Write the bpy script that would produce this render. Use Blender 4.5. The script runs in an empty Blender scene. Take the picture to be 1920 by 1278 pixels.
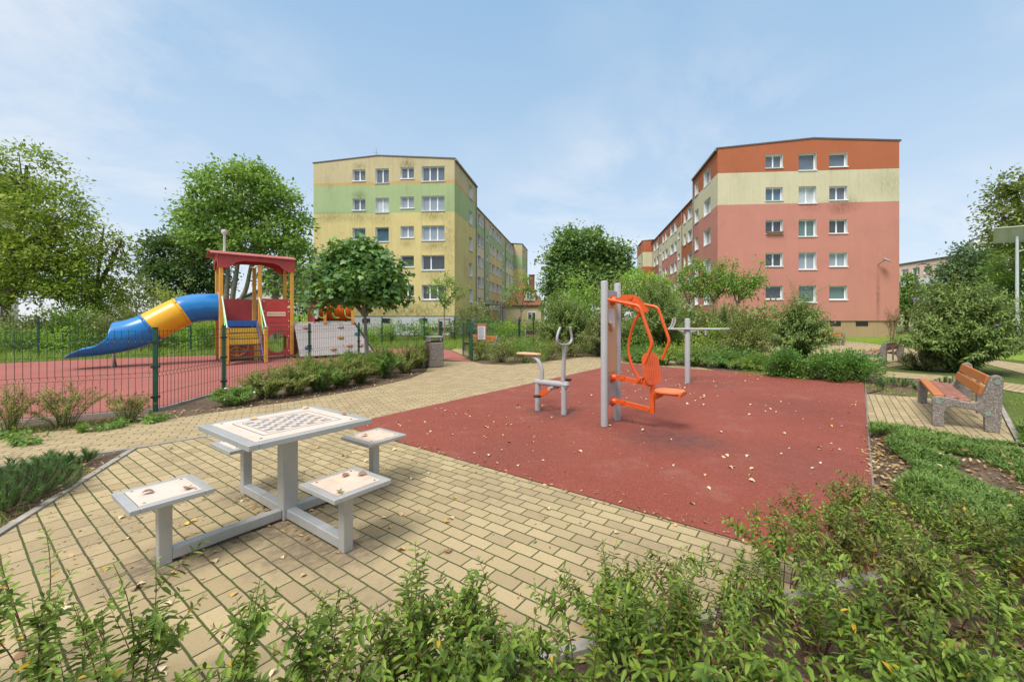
import bpy, math, random
import numpy as np
from mathutils import Vector, Matrix

random.seed(7)
RNG = np.random.default_rng(11)
R = math.radians
scene = bpy.context.scene
COL = scene.collection

# ---------------------------------------------------------------- survey
# eye height 1.55 m, focal length 760 px at 1920 px width, principal point (1030, 597)
F, CX, CY, EYE = 760.0, 1030.0, 597.0, 1.55

def G(px, py, z=0.0):
    """ground position (x, y) of a surveyed image point lying at height z"""
    y = F * (EYE - z) / (py - CY)
    return ((px - CX) * y / F, y)

def AT(px, py, y):
    """world point at distance y along the sight line"""
    return ((px - CX) * y / F, y, EYE + (CY - py) * y / F)

# ---------------------------------------------------------------- node helpers
def new_mat(name):
    m = bpy.data.materials.new(name)
    m.use_nodes = True
    nt = m.node_tree
    b = nt.nodes['Principled BSDF']
    return m, nt, b

def N(nt, typ, **kw):
    n = nt.nodes.new(typ)
    for k, v in kw.items():
        setattr(n, k, v)
    return n

def L(nt, a, b):
    nt.links.new(a, b)

def ramp(nt, fac, stops):
    r = N(nt, 'ShaderNodeValToRGB')
    cr = r.color_ramp
    while len(cr.elements) < len(stops):
        cr.elements.new(0.5)
    for e, (p, c) in zip(cr.elements, stops):
        e.position = p
        e.color = (c[0], c[1], c[2], 1)
    L(nt, fac, r.inputs[0])
    return r.outputs[0]

def noise(nt, vec, scale, detail=4, rough=.55, dist=0):
    n = N(nt, 'ShaderNodeTexNoise')
    n.inputs['Scale'].default_value = scale
    n.inputs['Detail'].default_value = detail
    n.inputs['Roughness'].default_value = rough
    n.inputs['Distortion'].default_value = dist
    if vec is not None:
        L(nt, vec, n.inputs['Vector'])
    return n.outputs['Fac']

def mix(nt, fac, a, b, blend='MIX'):
    n = N(nt, 'ShaderNodeMix')
    n.data_type = 'RGBA'
    n.blend_type = blend
    for sock, v in ((n.inputs[0], fac), (n.inputs[6], a), (n.inputs[7], b)):
        if hasattr(v, 'is_linked'):
            L(nt, v, sock)
        elif isinstance(v, (int, float)):
            sock.default_value = v
        else:
            sock.default_value = (v[0], v[1], v[2], 1)
    return n.outputs[2]

def mapping(nt, scale=(1, 1, 1), rot=(0, 0, 0), loc=(0, 0, 0), coord='Object'):
    tc = N(nt, 'ShaderNodeTexCoord')
    mp = N(nt, 'ShaderNodeMapping')
    mp.inputs['Scale'].default_value = scale
    mp.inputs['Rotation'].default_value = rot
    mp.inputs['Location'].default_value = loc
    L(nt, tc.outputs[coord], mp.inputs['Vector'])
    return mp.outputs['Vector']

def maprange(nt, v, a, b, c=0, d=1):
    n = N(nt, 'ShaderNodeMapRange')
    n.inputs[1].default_value = a
    n.inputs[2].default_value = b
    n.inputs[3].default_value = c
    n.inputs[4].default_value = d
    L(nt, v, n.inputs[0])
    return n.outputs[0]

def bump(nt, b, height, strength=.3, dist=.01):
    n = N(nt, 'ShaderNodeBump')
    n.inputs['Strength'].default_value = strength
    n.inputs['Distance'].default_value = dist
    L(nt, height, n.inputs['Height'])
    L(nt, n.outputs[0], b.inputs['Normal'])

MATS = {}
def paint(name, col, rough=.5, var=.18, scale=4.0, metal=0.0, bmp=0.0, bscale=60, dirt_shade=None, dirtamt=.5, spec=.5):
    """painted / plain surface with soft tonal variation, optional grime"""
    if name in MATS:
        return MATS[name]
    m, nt, b = new_mat(name)
    v = mapping(nt)
    n1 = noise(nt, v, scale, 6, .6)
    lo = tuple(c * (1 - var) for c in col)
    hi = tuple(min(1, c * (1 + var)) for c in col)
    c = ramp(nt, n1, [(.3, lo), (.7, hi)])
    if dirt_shade:
        n2 = noise(nt, v, scale * 2.3, 8, .7)
        c = mix(nt, maprange(nt, n2, .52, .75, 0, dirtamt), c, dirt_shade)
    L(nt, c, b.inputs['Base Color'])
    b.inputs['Roughness'].default_value = rough
    b.inputs['Metallic'].default_value = metal
    b.inputs['Specular IOR Level'].default_value = spec
    if bmp:
        bump(nt, b, noise(nt, v, bscale, 4), bmp, .004)
    MATS[name] = m
    return m

GAIN = 2.0
def foliage(name, stops, trans=.3, rough=.5, clump=1.0, spec=.3, gain=None):
    """leaf material: each leaf takes its own colour, drifting slowly through the plant"""
    if name in MATS:
        return MATS[name]
    m, nt, b = new_mat(name)
    g = N(nt, 'ShaderNodeNewGeometry')
    v = mapping(nt)
    n1 = noise(nt, v, clump, 3, .5)
    ad = N(nt, 'ShaderNodeMath', operation='ADD')
    m1 = N(nt, 'ShaderNodeMath', operation='MULTIPLY'); m1.inputs[1].default_value = .58
    m2 = maprange(nt, n1, .25, .75, 0, .42)
    L(nt, g.outputs['Random Per Island'], m1.inputs[0])
    L(nt, m1.outputs[0], ad.inputs[0]); L(nt, m2, ad.inputs[1])
    stops = [(p, tuple(min(.9, q * (gain or GAIN)) for q in col)) for p, col in stops]
    c = ramp(nt, ad.outputs[0], stops)
    L(nt, c, b.inputs['Base Color'])
    b.inputs['Roughness'].default_value = rough
    b.inputs['Specular IOR Level'].default_value = spec
    t = N(nt, 'ShaderNodeBsdfTranslucent')
    tint = mix(nt, .55, c, (.36, .48, .06))
    L(nt, tint, t.inputs['Color'])
    ms = N(nt, 'ShaderNodeMixShader')
    ms.inputs[0].default_value = trans
    L(nt, b.outputs[0], ms.inputs[1]); L(nt, t.outputs[0], ms.inputs[2])
    L(nt, ms.outputs[0], nt.nodes['Material Output'].inputs['Surface'])
    MATS[name] = m
    return m

# ---------------------------------------------------------------- mesh builder
class MB:
    def __init__(s):
        s.v = []; s.f = []; s.m = []
    def add(s, verts, faces, mi=0):
        o = len(s.v)
        s.v += [tuple(map(float, p)) for p in verts]
        s.f += [tuple(i + o for i in f) for f in faces]
        s.m += [mi] * len(faces)
        return s
    def quad(s, a, b, c, d, mi=0):
        return s.add([a, b, c, d], [(0, 1, 2, 3)], mi)
    def box(s, c, size, rz=0.0, mi=0, bev=0.0):
        """box with optional chamfered edges"""
        hx, hy, hz = (size[0] / 2, size[1] / 2, size[2] / 2)
        ca, sa = math.cos(rz), math.sin(rz)
        def T(x, y, z):
            return (c[0] + x * ca - y * sa, c[1] + x * sa + y * ca, c[2] + z)
        if bev <= 0:
            vs = [T(x, y, z) for z in (-hz, hz) for x, y in ((-hx, -hy), (hx, -hy), (hx, hy), (-hx, hy))]
            return s.add(vs, [(3, 2, 1, 0), (4, 5, 6, 7), (0, 1, 5, 4), (1, 2, 6, 5), (2, 3, 7, 6), (3, 0, 4, 7)], mi)
        b = min(bev, hx * .9, hy * .9, hz * .9)
        def ring(ix, iy):
            return [(-ix + b, -iy), (ix - b, -iy), (ix, -iy + b), (ix, iy - b), (ix - b, iy), (-ix + b, iy), (-ix, iy - b), (-ix, -iy + b)]
        vs = []
        for ix, iy, z in ((hx - b, hy - b, -hz), (hx, hy, -hz + b), (hx, hy, hz - b), (hx - b, hy - b, hz)):
            vs += [T(x, y, z) for x, y in ring(ix, iy)]
        fs = [tuple(reversed(range(8)))]
        for k in range(3):
            for i in range(8):
                j = (i + 1) % 8
                fs.append((k * 8 + i, k * 8 + j, k * 8 + 8 + j, k * 8 + 8 + i))
        fs.append(tuple(range(24, 32)))
        return s.add(vs, fs, mi)
    def beam(s, p0, p1, w, h, mi=0, up=(0, 0, 1)):
        """rectangular bar from p0 to p1"""
        p0, p1 = Vector(p0), Vector(p1)
        d = (p1 - p0).normalized()
        u = Vector(up)
        if abs(d.dot(u)) > .98:
            u = Vector((1, 0, 0)) if abs(d.x) < .9 else Vector((0, 1, 0))
        x = d.cross(u).normalized(); y = x.cross(d).normalized()
        vs = []
        for p in (p0, p1):
            for a, b in ((-1, -1), (1, -1), (1, 1), (-1, 1)):
                vs.append(p + x * (a * w / 2) + y * (b * h / 2))
        return s.add(vs, [(3, 2, 1, 0), (4, 5, 6, 7), (0, 1, 5, 4), (1, 2, 6, 5), (2, 3, 7, 6), (3, 0, 4, 7)], mi)
    def tube(s, pts, r, seg=10, mi=0, cap=True):
        pts = [Vector(p) for p in pts]
        n = len(pts)
        rs = r if isinstance(r, (list, tuple)) else [r] * n
        vs = []; prev = None
        for i, p in enumerate(pts):
            d = (pts[min(i + 1, n - 1)] - pts[max(i - 1, 0)])
            d = d.normalized() if d.length > 1e-9 else Vector((0, 0, 1))
            if prev is None:
                a = Vector((0, 0, 1)) if abs(d.z) < .9 else Vector((1, 0, 0))
                x = d.cross(a).normalized()
            else:
                x = (prev - d * prev.dot(d))
                x = x.normalized() if x.length > 1e-6 else d.orthogonal().normalized()
            prev = x
            y = d.cross(x)
            for k in range(seg):
                t = 2 * math.pi * k / seg
                vs.append(p + (x * math.cos(t) + y * math.sin(t)) * rs[i])
        fs = []
        for i in range(n - 1):
            for k in range(seg):
                j = (k + 1) % seg
                fs.append((i * seg + k, i * seg + j, (i + 1) * seg + j, (i + 1) * seg + k))
        if cap:
            fs.append(tuple(reversed(range(seg))))
            fs.append(tuple((n - 1) * seg + k for k in range(seg)))
        return s.add(vs, fs, mi)
    def cyl(s, c, r, z0, z1, seg=16, mi=0, bev=0.0):
        p = [(c[0], c[1], z0)]
        rr = [r]
        if bev:
            p = [(c[0], c[1], z0), (c[0], c[1], z1 - bev), (c[0], c[1], z1 - bev * .3), (c[0], c[1], z1)]
            rr = [r, r, r - bev * .35, r - bev]
        else:
            p = [(c[0], c[1], z0), (c[0], c[1], z1)]; rr = [r, r]
        return s.tube(p, rr, seg, mi)
    def lathe(s, c, prof, seg=16, mi=0):
        vs = []; fs = []
        for r, z in prof:
            for k in range(seg):
                t = 2 * math.pi * k / seg
                vs.append((c[0] + r * math.cos(t), c[1] + r * math.sin(t), c[2] + z))
        for i in range(len(prof) - 1):
            for k in range(seg):
                j = (k + 1) % seg
                fs.append((i * seg + k, i * seg + j, (i + 1) * seg + j, (i + 1) * seg + k))
        fs.append(tuple(reversed(range(seg))))
        fs.append(tuple((len(prof) - 1) * seg + k for k in range(seg)))
        return s.add(vs, fs, mi)
    def prism(s, poly, o, ax, ay, az, t, mi=0):
        """polygon (in ax, ay) extruded by t along az from o"""
        o, ax, ay, az = Vector(o), Vector(ax), Vector(ay), Vector(az)
        n = len(poly)
        a = [o + ax * x + ay * y for x, y in poly]
        b = [p + az * t for p in a]
        fs = [tuple(reversed(range(n))), tuple(range(n, 2 * n))]
        fs += [(i, (i + 1) % n, n + (i + 1) % n, n + i) for i in range(n)]
        return s.add(a + b, fs, mi)
    def build(s, name, mats, parent=None, smooth=False, loc=None, rot=None, angle=None):
        me = bpy.data.meshes.new(name)
        me.from_pydata(s.v, [], s.f)
        if not isinstance(mats, (list, tuple)):
            mats = [mats]
        for m in mats:
            me.materials.append(m)
        if len(mats) > 1:
            me.polygons.foreach_set('material_index', s.m)
        if smooth:
            me.polygons.foreach_set('use_smooth', [True] * len(s.f))
        me.update()
        if smooth:
            try:
                me.set_sharp_from_angle(angle=R(angle or 40))
            except Exception:
                pass
        return link(name, me, parent, loc, rot)

def link(name, me, parent=None, loc=None, rot=None):
    o = bpy.data.objects.new(name, me)
    COL.objects.link(o)
    if parent is not None:
        o.parent = parent
    if loc is not None:
        o.location = loc
    if rot is not None:
        o.rotation_euler = (0, 0, rot) if isinstance(rot, (int, float)) else tuple(rot)
    return o

def tag(o, label, cat, group=None):
    o['label'] = label; o['category'] = cat
    if group:
        o['group'] = group
    return o

def thing(name, label, cat, loc=(0, 0, 0), rz=0.0, group=None):
    o = link(name, None, None, loc, rz)
    o.empty_display_size = .2
    return tag(o, label, cat, group)

def kind(o, k):
    o['kind'] = k
    return o

def copy_tree(o, parent=None):
    c = o.copy()
    COL.objects.link(c)
    if parent is not None:
        c.parent = parent
    for ch in [x for x in bpy.data.objects if x.parent == o]:
        copy_tree(ch, c)
    return c

def smoothpath(pts, n=6):
    """Catmull-Rom through the points"""
    P = [Vector(p) for p in pts]
    out = []
    for i in range(len(P) - 1):
        p0 = P[max(i - 1, 0)]; p1 = P[i]; p2 = P[i + 1]; p3 = P[min(i + 2, len(P) - 1)]
        for k in range(n):
            t = k / n
            out.append(.5 * ((2 * p1) + (p2 - p0) * t + (2 * p0 - 5 * p1 + 4 * p2 - p3) * t * t + (3 * p1 - p0 - 3 * p2 + p3) * t ** 3))
    out.append(P[-1])
    return out

def bent(pts, r=.08, n=5):
    """polyline with rounded corners"""
    P = [Vector(p) for p in pts]
    out = [P[0]]
    for i in range(1, len(P) - 1):
        a = P[i - 1] - P[i]; b = P[i + 1] - P[i]
        k = min(r, a.length * .45, b.length * .45)
        A = P[i] + a.normalized() * k; B = P[i] + b.normalized() * k
        for j in range(n + 1):
            t = j / n
            out.append(A * (1 - t) ** 2 + P[i] * 2 * t * (1 - t) + B * t * t)
    out.append(P[-1])
    return out

# ---------------------------------------------------------------- leaves
TPL = {
    'diamond': (np.array([(0, 0, 0), (.45, .5, .08), (1, 0, 0), (.45, -.5, .08)], float), [(0, 1, 2, 3)]),
    'ovate': (np.array([(0, 0, 0), (.3, .46, .10), (.7, .36, .09), (1, 0, -.04), (.7, -.36, .09), (.3, -.46, .10)], float),
              [(0, 1, 2, 3), (0, 3, 4, 5)]),
    'maple': (np.array([(0, 0, 0), (.06, .28, 0), (-.06, .48, -.03), (.28, .36, 0), (.42, .58, -.05), (.52, .26, .02), (1, 0, -.06),
                        (.52, -.26, .02), (.42, -.58, -.05), (.28, -.36, 0), (-.06, -.48, -.03), (.06, -.28, 0), (.4, 0, .05)], float),
              [(0, 1, 2, 3, 12), (12, 3, 4, 5), (12, 5, 6, 7), (12, 7, 8, 9), (0, 12, 9, 10, 11)]),
    'blade': (np.array([(0, .5, 0), (.5, .36, .06), (1, 0, 0), (.5, -.36, .06), (0, -.5, 0)], float), [(0, 1, 2, 3, 4)]),
}

def unit(a):
    return a / np.maximum(np.linalg.norm(a, axis=-1, keepdims=True), 1e-9)

class Leaves:
    def __init__(s, tpl='diamond'):
        s.T, s.F = TPL[tpl]
        s.V = []; s.M = []
    def add(s, pos, d, nrm, ln, wd, mi=0):
        pos = np.asarray(pos, float); n = len(pos)
        d = unit(np.asarray(d, float)); nrm = np.asarray(nrm, float)
        y = unit(np.cross(nrm, d)); z = np.cross(d, y)
        ln = np.broadcast_to(np.asarray(ln, float), (n,)); wd = np.broadcast_to(np.asarray(wd, float), (n,))
        t = s.T
        V = pos[:, None, :] + ln[:, None, None] * t[None, :, 0:1] * d[:, None, :] \
            + wd[:, None, None] * t[None, :, 1:2] * y[:, None, :] + ln[:, None, None] * t[None, :, 2:3] * z[:, None, :]
        s.V.append(V.reshape(-1, 3))
        s.M.append(np.broadcast_to(np.asarray(mi, int), (n,)).copy())
    def count(s):
        return sum(len(m) for m in s.M)
    def build(s, name, mats, parent=None, loc=None):
        if not isinstance(mats, (list, tuple)):
            mats = [mats]
        V = np.concatenate(s.V); M = np.concatenate(s.M)
        nl = len(M); nv = len(s.T)
        sizes = [len(f) for f in s.F]
        per = np.concatenate([np.array(f) for f in s.F])
        loops = (np.arange(nl)[:, None] * nv + per[None, :]).reshape(-1)
        tot = np.tile(np.array(sizes), nl)
        st = np.concatenate([[0], np.cumsum(tot)[:-1]])
        me = bpy.data.meshes.new(name)
        me.vertices.add(len(V)); me.vertices.foreach_set('co', V.reshape(-1).astype(np.float32))
        me.loops.add(len(loops)); me.loops.foreach_set('vertex_index', loops.astype(np.int32))
        me.polygons.add(len(tot)); me.polygons.foreach_set('loop_start', st.astype(np.int32))
        try:
            me.polygons.foreach_set('loop_total', tot.astype(np.int32))
        except Exception:
            pass
        for m in mats:
            me.materials.append(m)
        if len(mats) > 1:
            me.polygons.foreach_set('material_index', np.repeat(M, len(s.F)).astype(np.int32))
        me.update(calc_edges=True)
        me.validate()
        return link(name, me, parent, loc)

def rand_dirs(n, rng):
    return unit(rng.normal(size=(n, 3)))
# ---------------------------------------------------------------- plant generators
BARK = paint('bark', (.13, .105, .075), .9, .35, 6, bmp=.6, bscale=30)
BARK_PALE = paint('bark_pale', (.22, .20, .15), .9, .3, 6, bmp=.5, bscale=30)
STEM_RED = paint('stem_red', (.12, .05, .03), .6, .3, 20)
STEM_BROWN = paint('stem_brown', (.09, .065, .04), .8, .3, 20)
STEM_GREEN = paint('stem_green', (.10, .13, .04), .6, .3, 20)

def blob_px(px, py, rx, ry, Y, deep=.85, dy=0.0):
    """crown lobe surveyed in the picture, standing at distance Y"""
    c = AT(px, py, Y + dy)
    k = (Y + dy) / F
    return (c[0], c[1], c[2], rx * k, rx * k * deep, ry * k)

def make_tree(name, label, cat, base, blobs, limbs, leafmat, per_m3=None, nclump=120, nleaf=60, spread=.45, size=.16,
              asp=.55, tpl='diamond', group=None, seed=1, bark=None, trunk_r=.16, shell=.35, droop=.25, nlimb=26, flat=.65):
    rng = np.random.default_rng(seed)
    t = thing(name, label, cat, (base[0], base[1], 0), 0, group)
    off = np.array([base[0], base[1], 0.0])
    bl = np.array(blobs, float); bl[:, :3] -= off
    vol = bl[:, 3] * bl[:, 4] * bl[:, 5]
    w = vol ** .75; w /= w.sum()
    idx = rng.choice(len(bl), nclump, p=w)
    dr = rand_dirs(nclump, rng)
    rad = (shell + (1 - shell) * rng.random(nclump)) ** .5
    C = bl[idx, :3] + dr * bl[idx, 3:6] * rad[:, None]
    C[:, 2] = np.maximum(C[:, 2], .25)
    # leaves
    lv = Leaves(tpl)
    cl = np.repeat(np.arange(nclump), nleaf)
    szc = .6 + .8 * rng.random(nclump)
    P = C[cl] + rng.normal(size=(len(cl), 3)) * np.array([1, 1, flat]) * spread * szc[cl][:, None] * .6
    P[:, 2] = np.maximum(P[:, 2], .08)
    out = unit(P - C[cl] * .75 - bl[idx, :3][cl] * .25 + 1e-6)
    d = unit(out * .8 + rng.normal(size=out.shape) * .6 + np.array([0, 0, -droop]))
    nr = unit(rng.normal(size=out.shape) * .55 + np.array([0, 0, .9]) + out * .35)
    s = size * (.6 + .75 * rng.random(len(cl)))
    lv.add(P, d, nr, s, s * asp)
    lv.build('crown', leafmat, t)
    # trunk and limbs
    mb = MB()
    tops = []
    for pts in limbs:
        pp = [Vector(p) - Vector(off) for p in pts]
        sp = smoothpath(pp, 5)
        n = len(sp)
        r0 = trunk_r * (.9 + .2 * rng.random())
        mb.tube(sp, [r0 * (1 - .72 * i / (n - 1)) * (1.25 if i == 0 else 1) for i in range(n)], 9)
        tops.append(sp)
    order = rng.permutation(nclump)[:nlimb]
    for i in order:
        e = Vector(C[i])
        sp = min(tops, key=lambda q: min((a - e).length for a in q[len(q) // 3:]))
        k = len(sp) // 3 + int(rng.integers(0, max(1, len(sp) - len(sp) // 3)))
        low = [q for q in range(len(sp) // 3, len(sp)) if sp[q].z < e.z]
        if low:
            k = low[int(rng.integers(len(low) // 2, len(low)))]
        a = sp[k]
        m_ = a.lerp(e, .5) + Vector((rng.normal() * .06, rng.normal() * .06, .12 * (e - a).length))
        rr = trunk_r * .34
        mb.tube([a, a.lerp(m_, .5) + Vector((0, 0, .02)), m_, e], [rr, rr * .7, rr * .45, rr * .15], 6)
    mb.build('trunk', bark or BARK, t, smooth=True)
    return t

def stem_plant(name, label, cat, base, H, Rad, nstem, leaf, leafmat, stemmat, group=None, seed=1, r0=.06, asp=.35, gap=.03,
               start=.15, lean=1.0, arch=.25, upright=1.3, tpl='ovate', stem_r=.004, droop=.25, tipmat=None, tip=.85, thin=1.0,
               flowermat=None, nflower=0, flower=(.03, .18), accent=None, accent_p=.0, side=0, shrink=.4, jit=.25, z0=0.0, skirt=.35):
    """shrub of many stems rising from one stool, leaves in crossed pairs along each stem"""
    rng = np.random.default_rng(seed)
    t = thing(name, label, cat, (base[0], base[1], z0), 0, group)
    lv = Leaves(tpl); mb = MB(); fl = MB()
    tips = []
    stems = []
    for i in range(nstem):
        ph = rng.random() * 2 * math.pi
        rr = math.sqrt(rng.random())
        b = Vector((math.cos(ph) * r0 * rr, math.sin(ph) * r0 * rr, 0))
        reach = Rad * lean * rr * (.75 + .35 * rng.random())
        h = H * (1 - skirt * rr * rr) * (.72 + .33 * rng.random())
        ph2 = ph + rng.normal() * .35
        dv = Vector((math.cos(ph2), math.sin(ph2), 0))
        n = 8
        pts = []
        wob = rng.normal() * .04
        for k in range(n + 1):
            u = k / n
            z = h * (u ** (1 / upright)) - arch * h * rr * u ** 3
            pts.append(b + dv * (reach * u ** upright) + Vector((-dv.y, dv.x, 0)) * (wob * math.sin(u * 3)) + Vector((0, 0, max(.01, z))))
        stems.append((pts, 1.0))
        for q in range(side):
            k = int(rng.integers(3, n - 1))
            a = pts[k]; tan = (pts[k + 1] - pts[k]).normalized()
            sd = (tan * .8 + Vector((rng.normal(), rng.normal(), rng.random() * .6)) * .7).normalized()
            ln = h * (.15 + .25 * rng.random())
            sp = [a + sd * (ln * j / 4) + Vector((0, 0, .12 * ln * (j / 4) * (1 - .8 * j / 4))) for j in range(5)]
            stems.append((sp, .6))
    for pts, sc in stems:
        n = len(pts)
        mb.tube(pts, [stem_r * sc * (1 - .7 * k / (n - 1)) for k in range(n)], 5, cap=False)
        P = np.array([list(p) for p in pts])
        seg = np.linalg.norm(np.diff(P, axis=0), axis=1); cum = np.concatenate([[0], np.cumsum(seg)])
        tot = cum[-1]
        m = max(2, int(tot * (1 - (start if sc == 1 else .05)) / gap))
        s0 = tot * (start if sc == 1 else .05)
        ss = s0 + (tot - s0) * (np.arange(m) + rng.random(m) * jit) / m
        keep = rng.random(m) < thin
        ss = ss[keep]; m = len(ss)
        if m == 0:
            continue
        X = np.stack([np.interp(ss, cum, P[:, k]) for k in range(3)], 1)
        X2 = np.stack([np.interp(np.minimum(ss + .02, tot), cum, P[:, k]) for k in range(3)], 1)
        X1 = np.stack([np.interp(np.maximum(ss - .02, 0), cum, P[:, k]) for k in range(3)], 1)
        T = unit(X2 - X1)
        ref = np.where(np.abs(T[:, 2:3]) > .85, np.array([[1.0, 0, 0]]), np.array([[0, 0, 1.0]]))
        A = unit(np.cross(T, ref)); B = np.cross(T, A)
        ang = np.arange(m) * (math.pi / 2) + rng.normal(size=m) * .35 + rng.random() * 3
        u = ss / tot
        for sgn in (0, math.pi):
            a = ang + sgn
            side_v = A * np.cos(a)[:, None] + B * np.sin(a)[:, None]
            up = T * (.35 + .6 * u[:, None] ** 3)
            d = unit(side_v + up + np.array([0, 0, -droop]) + rng.normal(size=(m, 3)) * .12)
            nr = unit(T * .6 + np.array([0, 0, 1.0]) + rng.normal(size=(m, 3)) * .25)
            l = leaf * (1 - shrink * u ** 2) * (.75 + .45 * rng.random(m))
            mi = np.zeros(m, int)
            if tipmat is not None:
                mi = np.where(u > tip + rng.normal(size=m) * .05, 1, 0)
            if accent is not None:
                mi = np.where(rng.random(m) < accent_p, 2, mi)
            lv.add(X, d, nr, l, l * asp, mi)
        tips.append((Vector(P[-1]), Vector(T[-1])))
    mats = [leafmat]
    if tipmat is not None: mats.append(tipmat)
    if accent is not None:
        if tipmat is None: mats.append(leafmat)
        mats.append(accent)
    mb.build('stem', stemmat, t, smooth=True)
    lv.build('foliage', mats, t)
    if flowermat is not None and nflower:
        k = 0
        for j in rng.permutation(len(tips))[:nflower]:
            p, d = tips[j]
            r, ln = flower
            fb = MB()
            pts = [p + d * (ln * q / 4) + Vector((0, 0, -.25 * ln * (q / 4) ** 2)) for q in range(5)]
            fb.tube(pts, [r * .6, r, r * .85, r * .55, r * .15], 7)
            fb.build('flower', flowermat, t, smooth=True)
    return t

def mound(name, label, cat, base, rx, ry, h, leafmat, n=1600, size=.05, asp=.55, tpl='diamond', group=None, seed=1, z0=0.0,
          lobes=6, tipmat=None, stemmat=None, loft=.0, spiky=0.0):
    """dense low shrub: twigs fan out from the stool and carry leaves through an uneven mound"""
    rng = np.random.default_rng(seed)
    t = thing(name, label, cat, (base[0], base[1], z0), 0, group)
    lv = Leaves(tpl); mb = MB()
    lob = []
    for i in range(lobes):
        a = 2 * math.pi * (i + rng.random() * .7) / lobes; q = .25 + .45 * rng.random()
        lob.append((math.cos(a) * rx * q, math.sin(a) * ry * q, h * (.38 + .22 * rng.random()), rx * (.38 + .2 * rng.random()), ry * (.38 + .2 * rng.random()), h * (.36 + .16 * rng.random())))
    lob.append((0, 0, h * .5, rx * .5, ry * .5, h * .48))
    lob = np.array(lob)
    nc = max(30, n // 22)
    idx = rng.integers(0, len(lob), nc)
    dr = rand_dirs(nc, rng); dr[:, 2] = np.abs(dr[:, 2]) * .9 - .25; dr = unit(dr)
    C = lob[idx, :3] + dr * lob[idx, 3:6] * ((.45 + .55 * rng.random(nc)) ** .5)[:, None]
    low = rng.random(nc) < .38
    C[low, 2] *= .15 + .5 * rng.random(low.sum())
    C[:, 2] = np.clip(C[:, 2], .03, None)
    if spiky:
        C[:, 2] *= 1 + spiky * rng.random(nc)
    cl = rng.integers(0, nc, n)
    # twigs
    for c in C[:max(20, nc // 3)]:
        e = Vector(c); b = Vector((c[0] * .12, c[1] * .12, 0))
        m_ = b.lerp(e, .5) + Vector((0, 0, .08 * h))
        mb.tube([b, m_, e], [.006, .004, .002], 4, cap=False)
    w = rng.random(n)
    P = C[cl] * (1 - .12 * w[:, None]) + rng.normal(size=(n, 3)) * size * np.array([1.1, 1.1, .9])
    P[:, 2] = np.clip(P[:, 2], .015, None)
    out = unit(np.stack([P[:, 0] / rx, P[:, 1] / ry, P[:, 2] / h * .9], 1) + 1e-6)
    d = unit(out + rng.normal(size=(n, 3)) * .55)
    nr = unit(rng.normal(size=(n, 3)) * .5 + np.array([0, 0, .9]) + out * .3)
    s = size * (.65 + .7 * rng.random(n))
    mi = np.zeros(n, int)
    if tipmat is not None:
        mi = np.where((P[:, 2] > h * .62) & (rng.random(n) < .65), 1, 0)
    lv.add(P, d, nr, s, s * asp, mi)
    lv.build('foliage', [leafmat] + ([tipmat] if tipmat is not None else []), t)
    mb.build('stem', stemmat or STEM_BROWN, t, smooth=True)
    return t

def in_poly(P, poly):
    x, y = P[:, 0], P[:, 1]
    ins = np.zeros(len(P), bool)
    n = len(poly); j = n - 1
    for i in range(n):
        xi, yi = poly[i]; xj, yj = poly[j]
        c = ((yi > y) != (yj > y)) & (x < (xj - xi) * (y - yi) / (yj - yi + 1e-12) + xi)
        ins ^= c
        j = i
    return ins

def scatter(poly, n, rng, near_bias=0.0):
    p = np.array(poly)
    lo, hi = p.min(0), p.max(0)
    out = np.zeros((0, 2))
    while len(out) < n:
        q = lo + (hi - lo) * rng.random((n * 2, 2))
        q = q[in_poly(q, poly)]
        out = np.concatenate([out, q])
    return out[:n]

def value_noise(P, s, seed):
    """cheap smooth 2-D noise for patchy planting"""
    rng = np.random.default_rng(seed)
    v = np.zeros(len(P))
    for k in range(6):
        a = rng.random() * 6.28; f = s * (.6 + 1.2 * rng.random()); ph = rng.random() * 6.28
        v += np.sin((P[:, 0] * math.cos(a) + P[:, 1] * math.sin(a)) * f + ph)
    return v / 6
# ---------------------------------------------------------------- world, sun, camera
world = bpy.data.worlds.new('World'); scene.world = world
world.use_nodes = True
wt = world.node_tree
bg = wt.nodes['Background']
SUN_EL, SUN_AZ = R(55), R(-150)          # azimuth measured clockwise from +Y
sky = N(wt, 'ShaderNodeTexSky'); sky.sky_type = 'NISHITA'
sky.sun_disc = False
sky.sun_elevation = SUN_EL; sky.sun_rotation = SUN_AZ
sky.air_density = 1.0; sky.dust_density = 0.4; sky.ozone_density = 2.5; sky.altitude = 100
tc = N(wt, 'ShaderNodeTexCoord')
sep = N(wt, 'ShaderNodeSeparateXYZ'); L(wt, tc.outputs['Generated'], sep.inputs[0])
# thin high cloud: noise stretched over the dome
zz = N(wt, 'ShaderNodeMath', operation='ADD'); zz.inputs[1].default_value = .22; L(wt, sep.outputs[2], zz.inputs[0])
dx = N(wt, 'ShaderNodeMath', operation='DIVIDE'); L(wt, sep.outputs[0], dx.inputs[0]); L(wt, zz.outputs[0], dx.inputs[1])
dy = N(wt, 'ShaderNodeMath', operation='DIVIDE'); L(wt, sep.outputs[1], dy.inputs[0]); L(wt, zz.outputs[0], dy.inputs[1])
cmb = N(wt, 'ShaderNodeCombineXYZ'); L(wt, dx.outputs[0], cmb.inputs[0]); L(wt, dy.outputs[0], cmb.inputs[1])
c1 = noise(wt, cmb.outputs[0], 1.15, 9, .62, .35)
c2 = noise(wt, cmb.outputs[0], .45, 3, .5)
cs = N(wt, 'ShaderNodeMath', operation='MULTIPLY'); L(wt, maprange(wt, c1, .42, .68, 0, .85), cs.inputs[0]); L(wt, maprange(wt, c2, .43, .55), cs.inputs[1])
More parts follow.
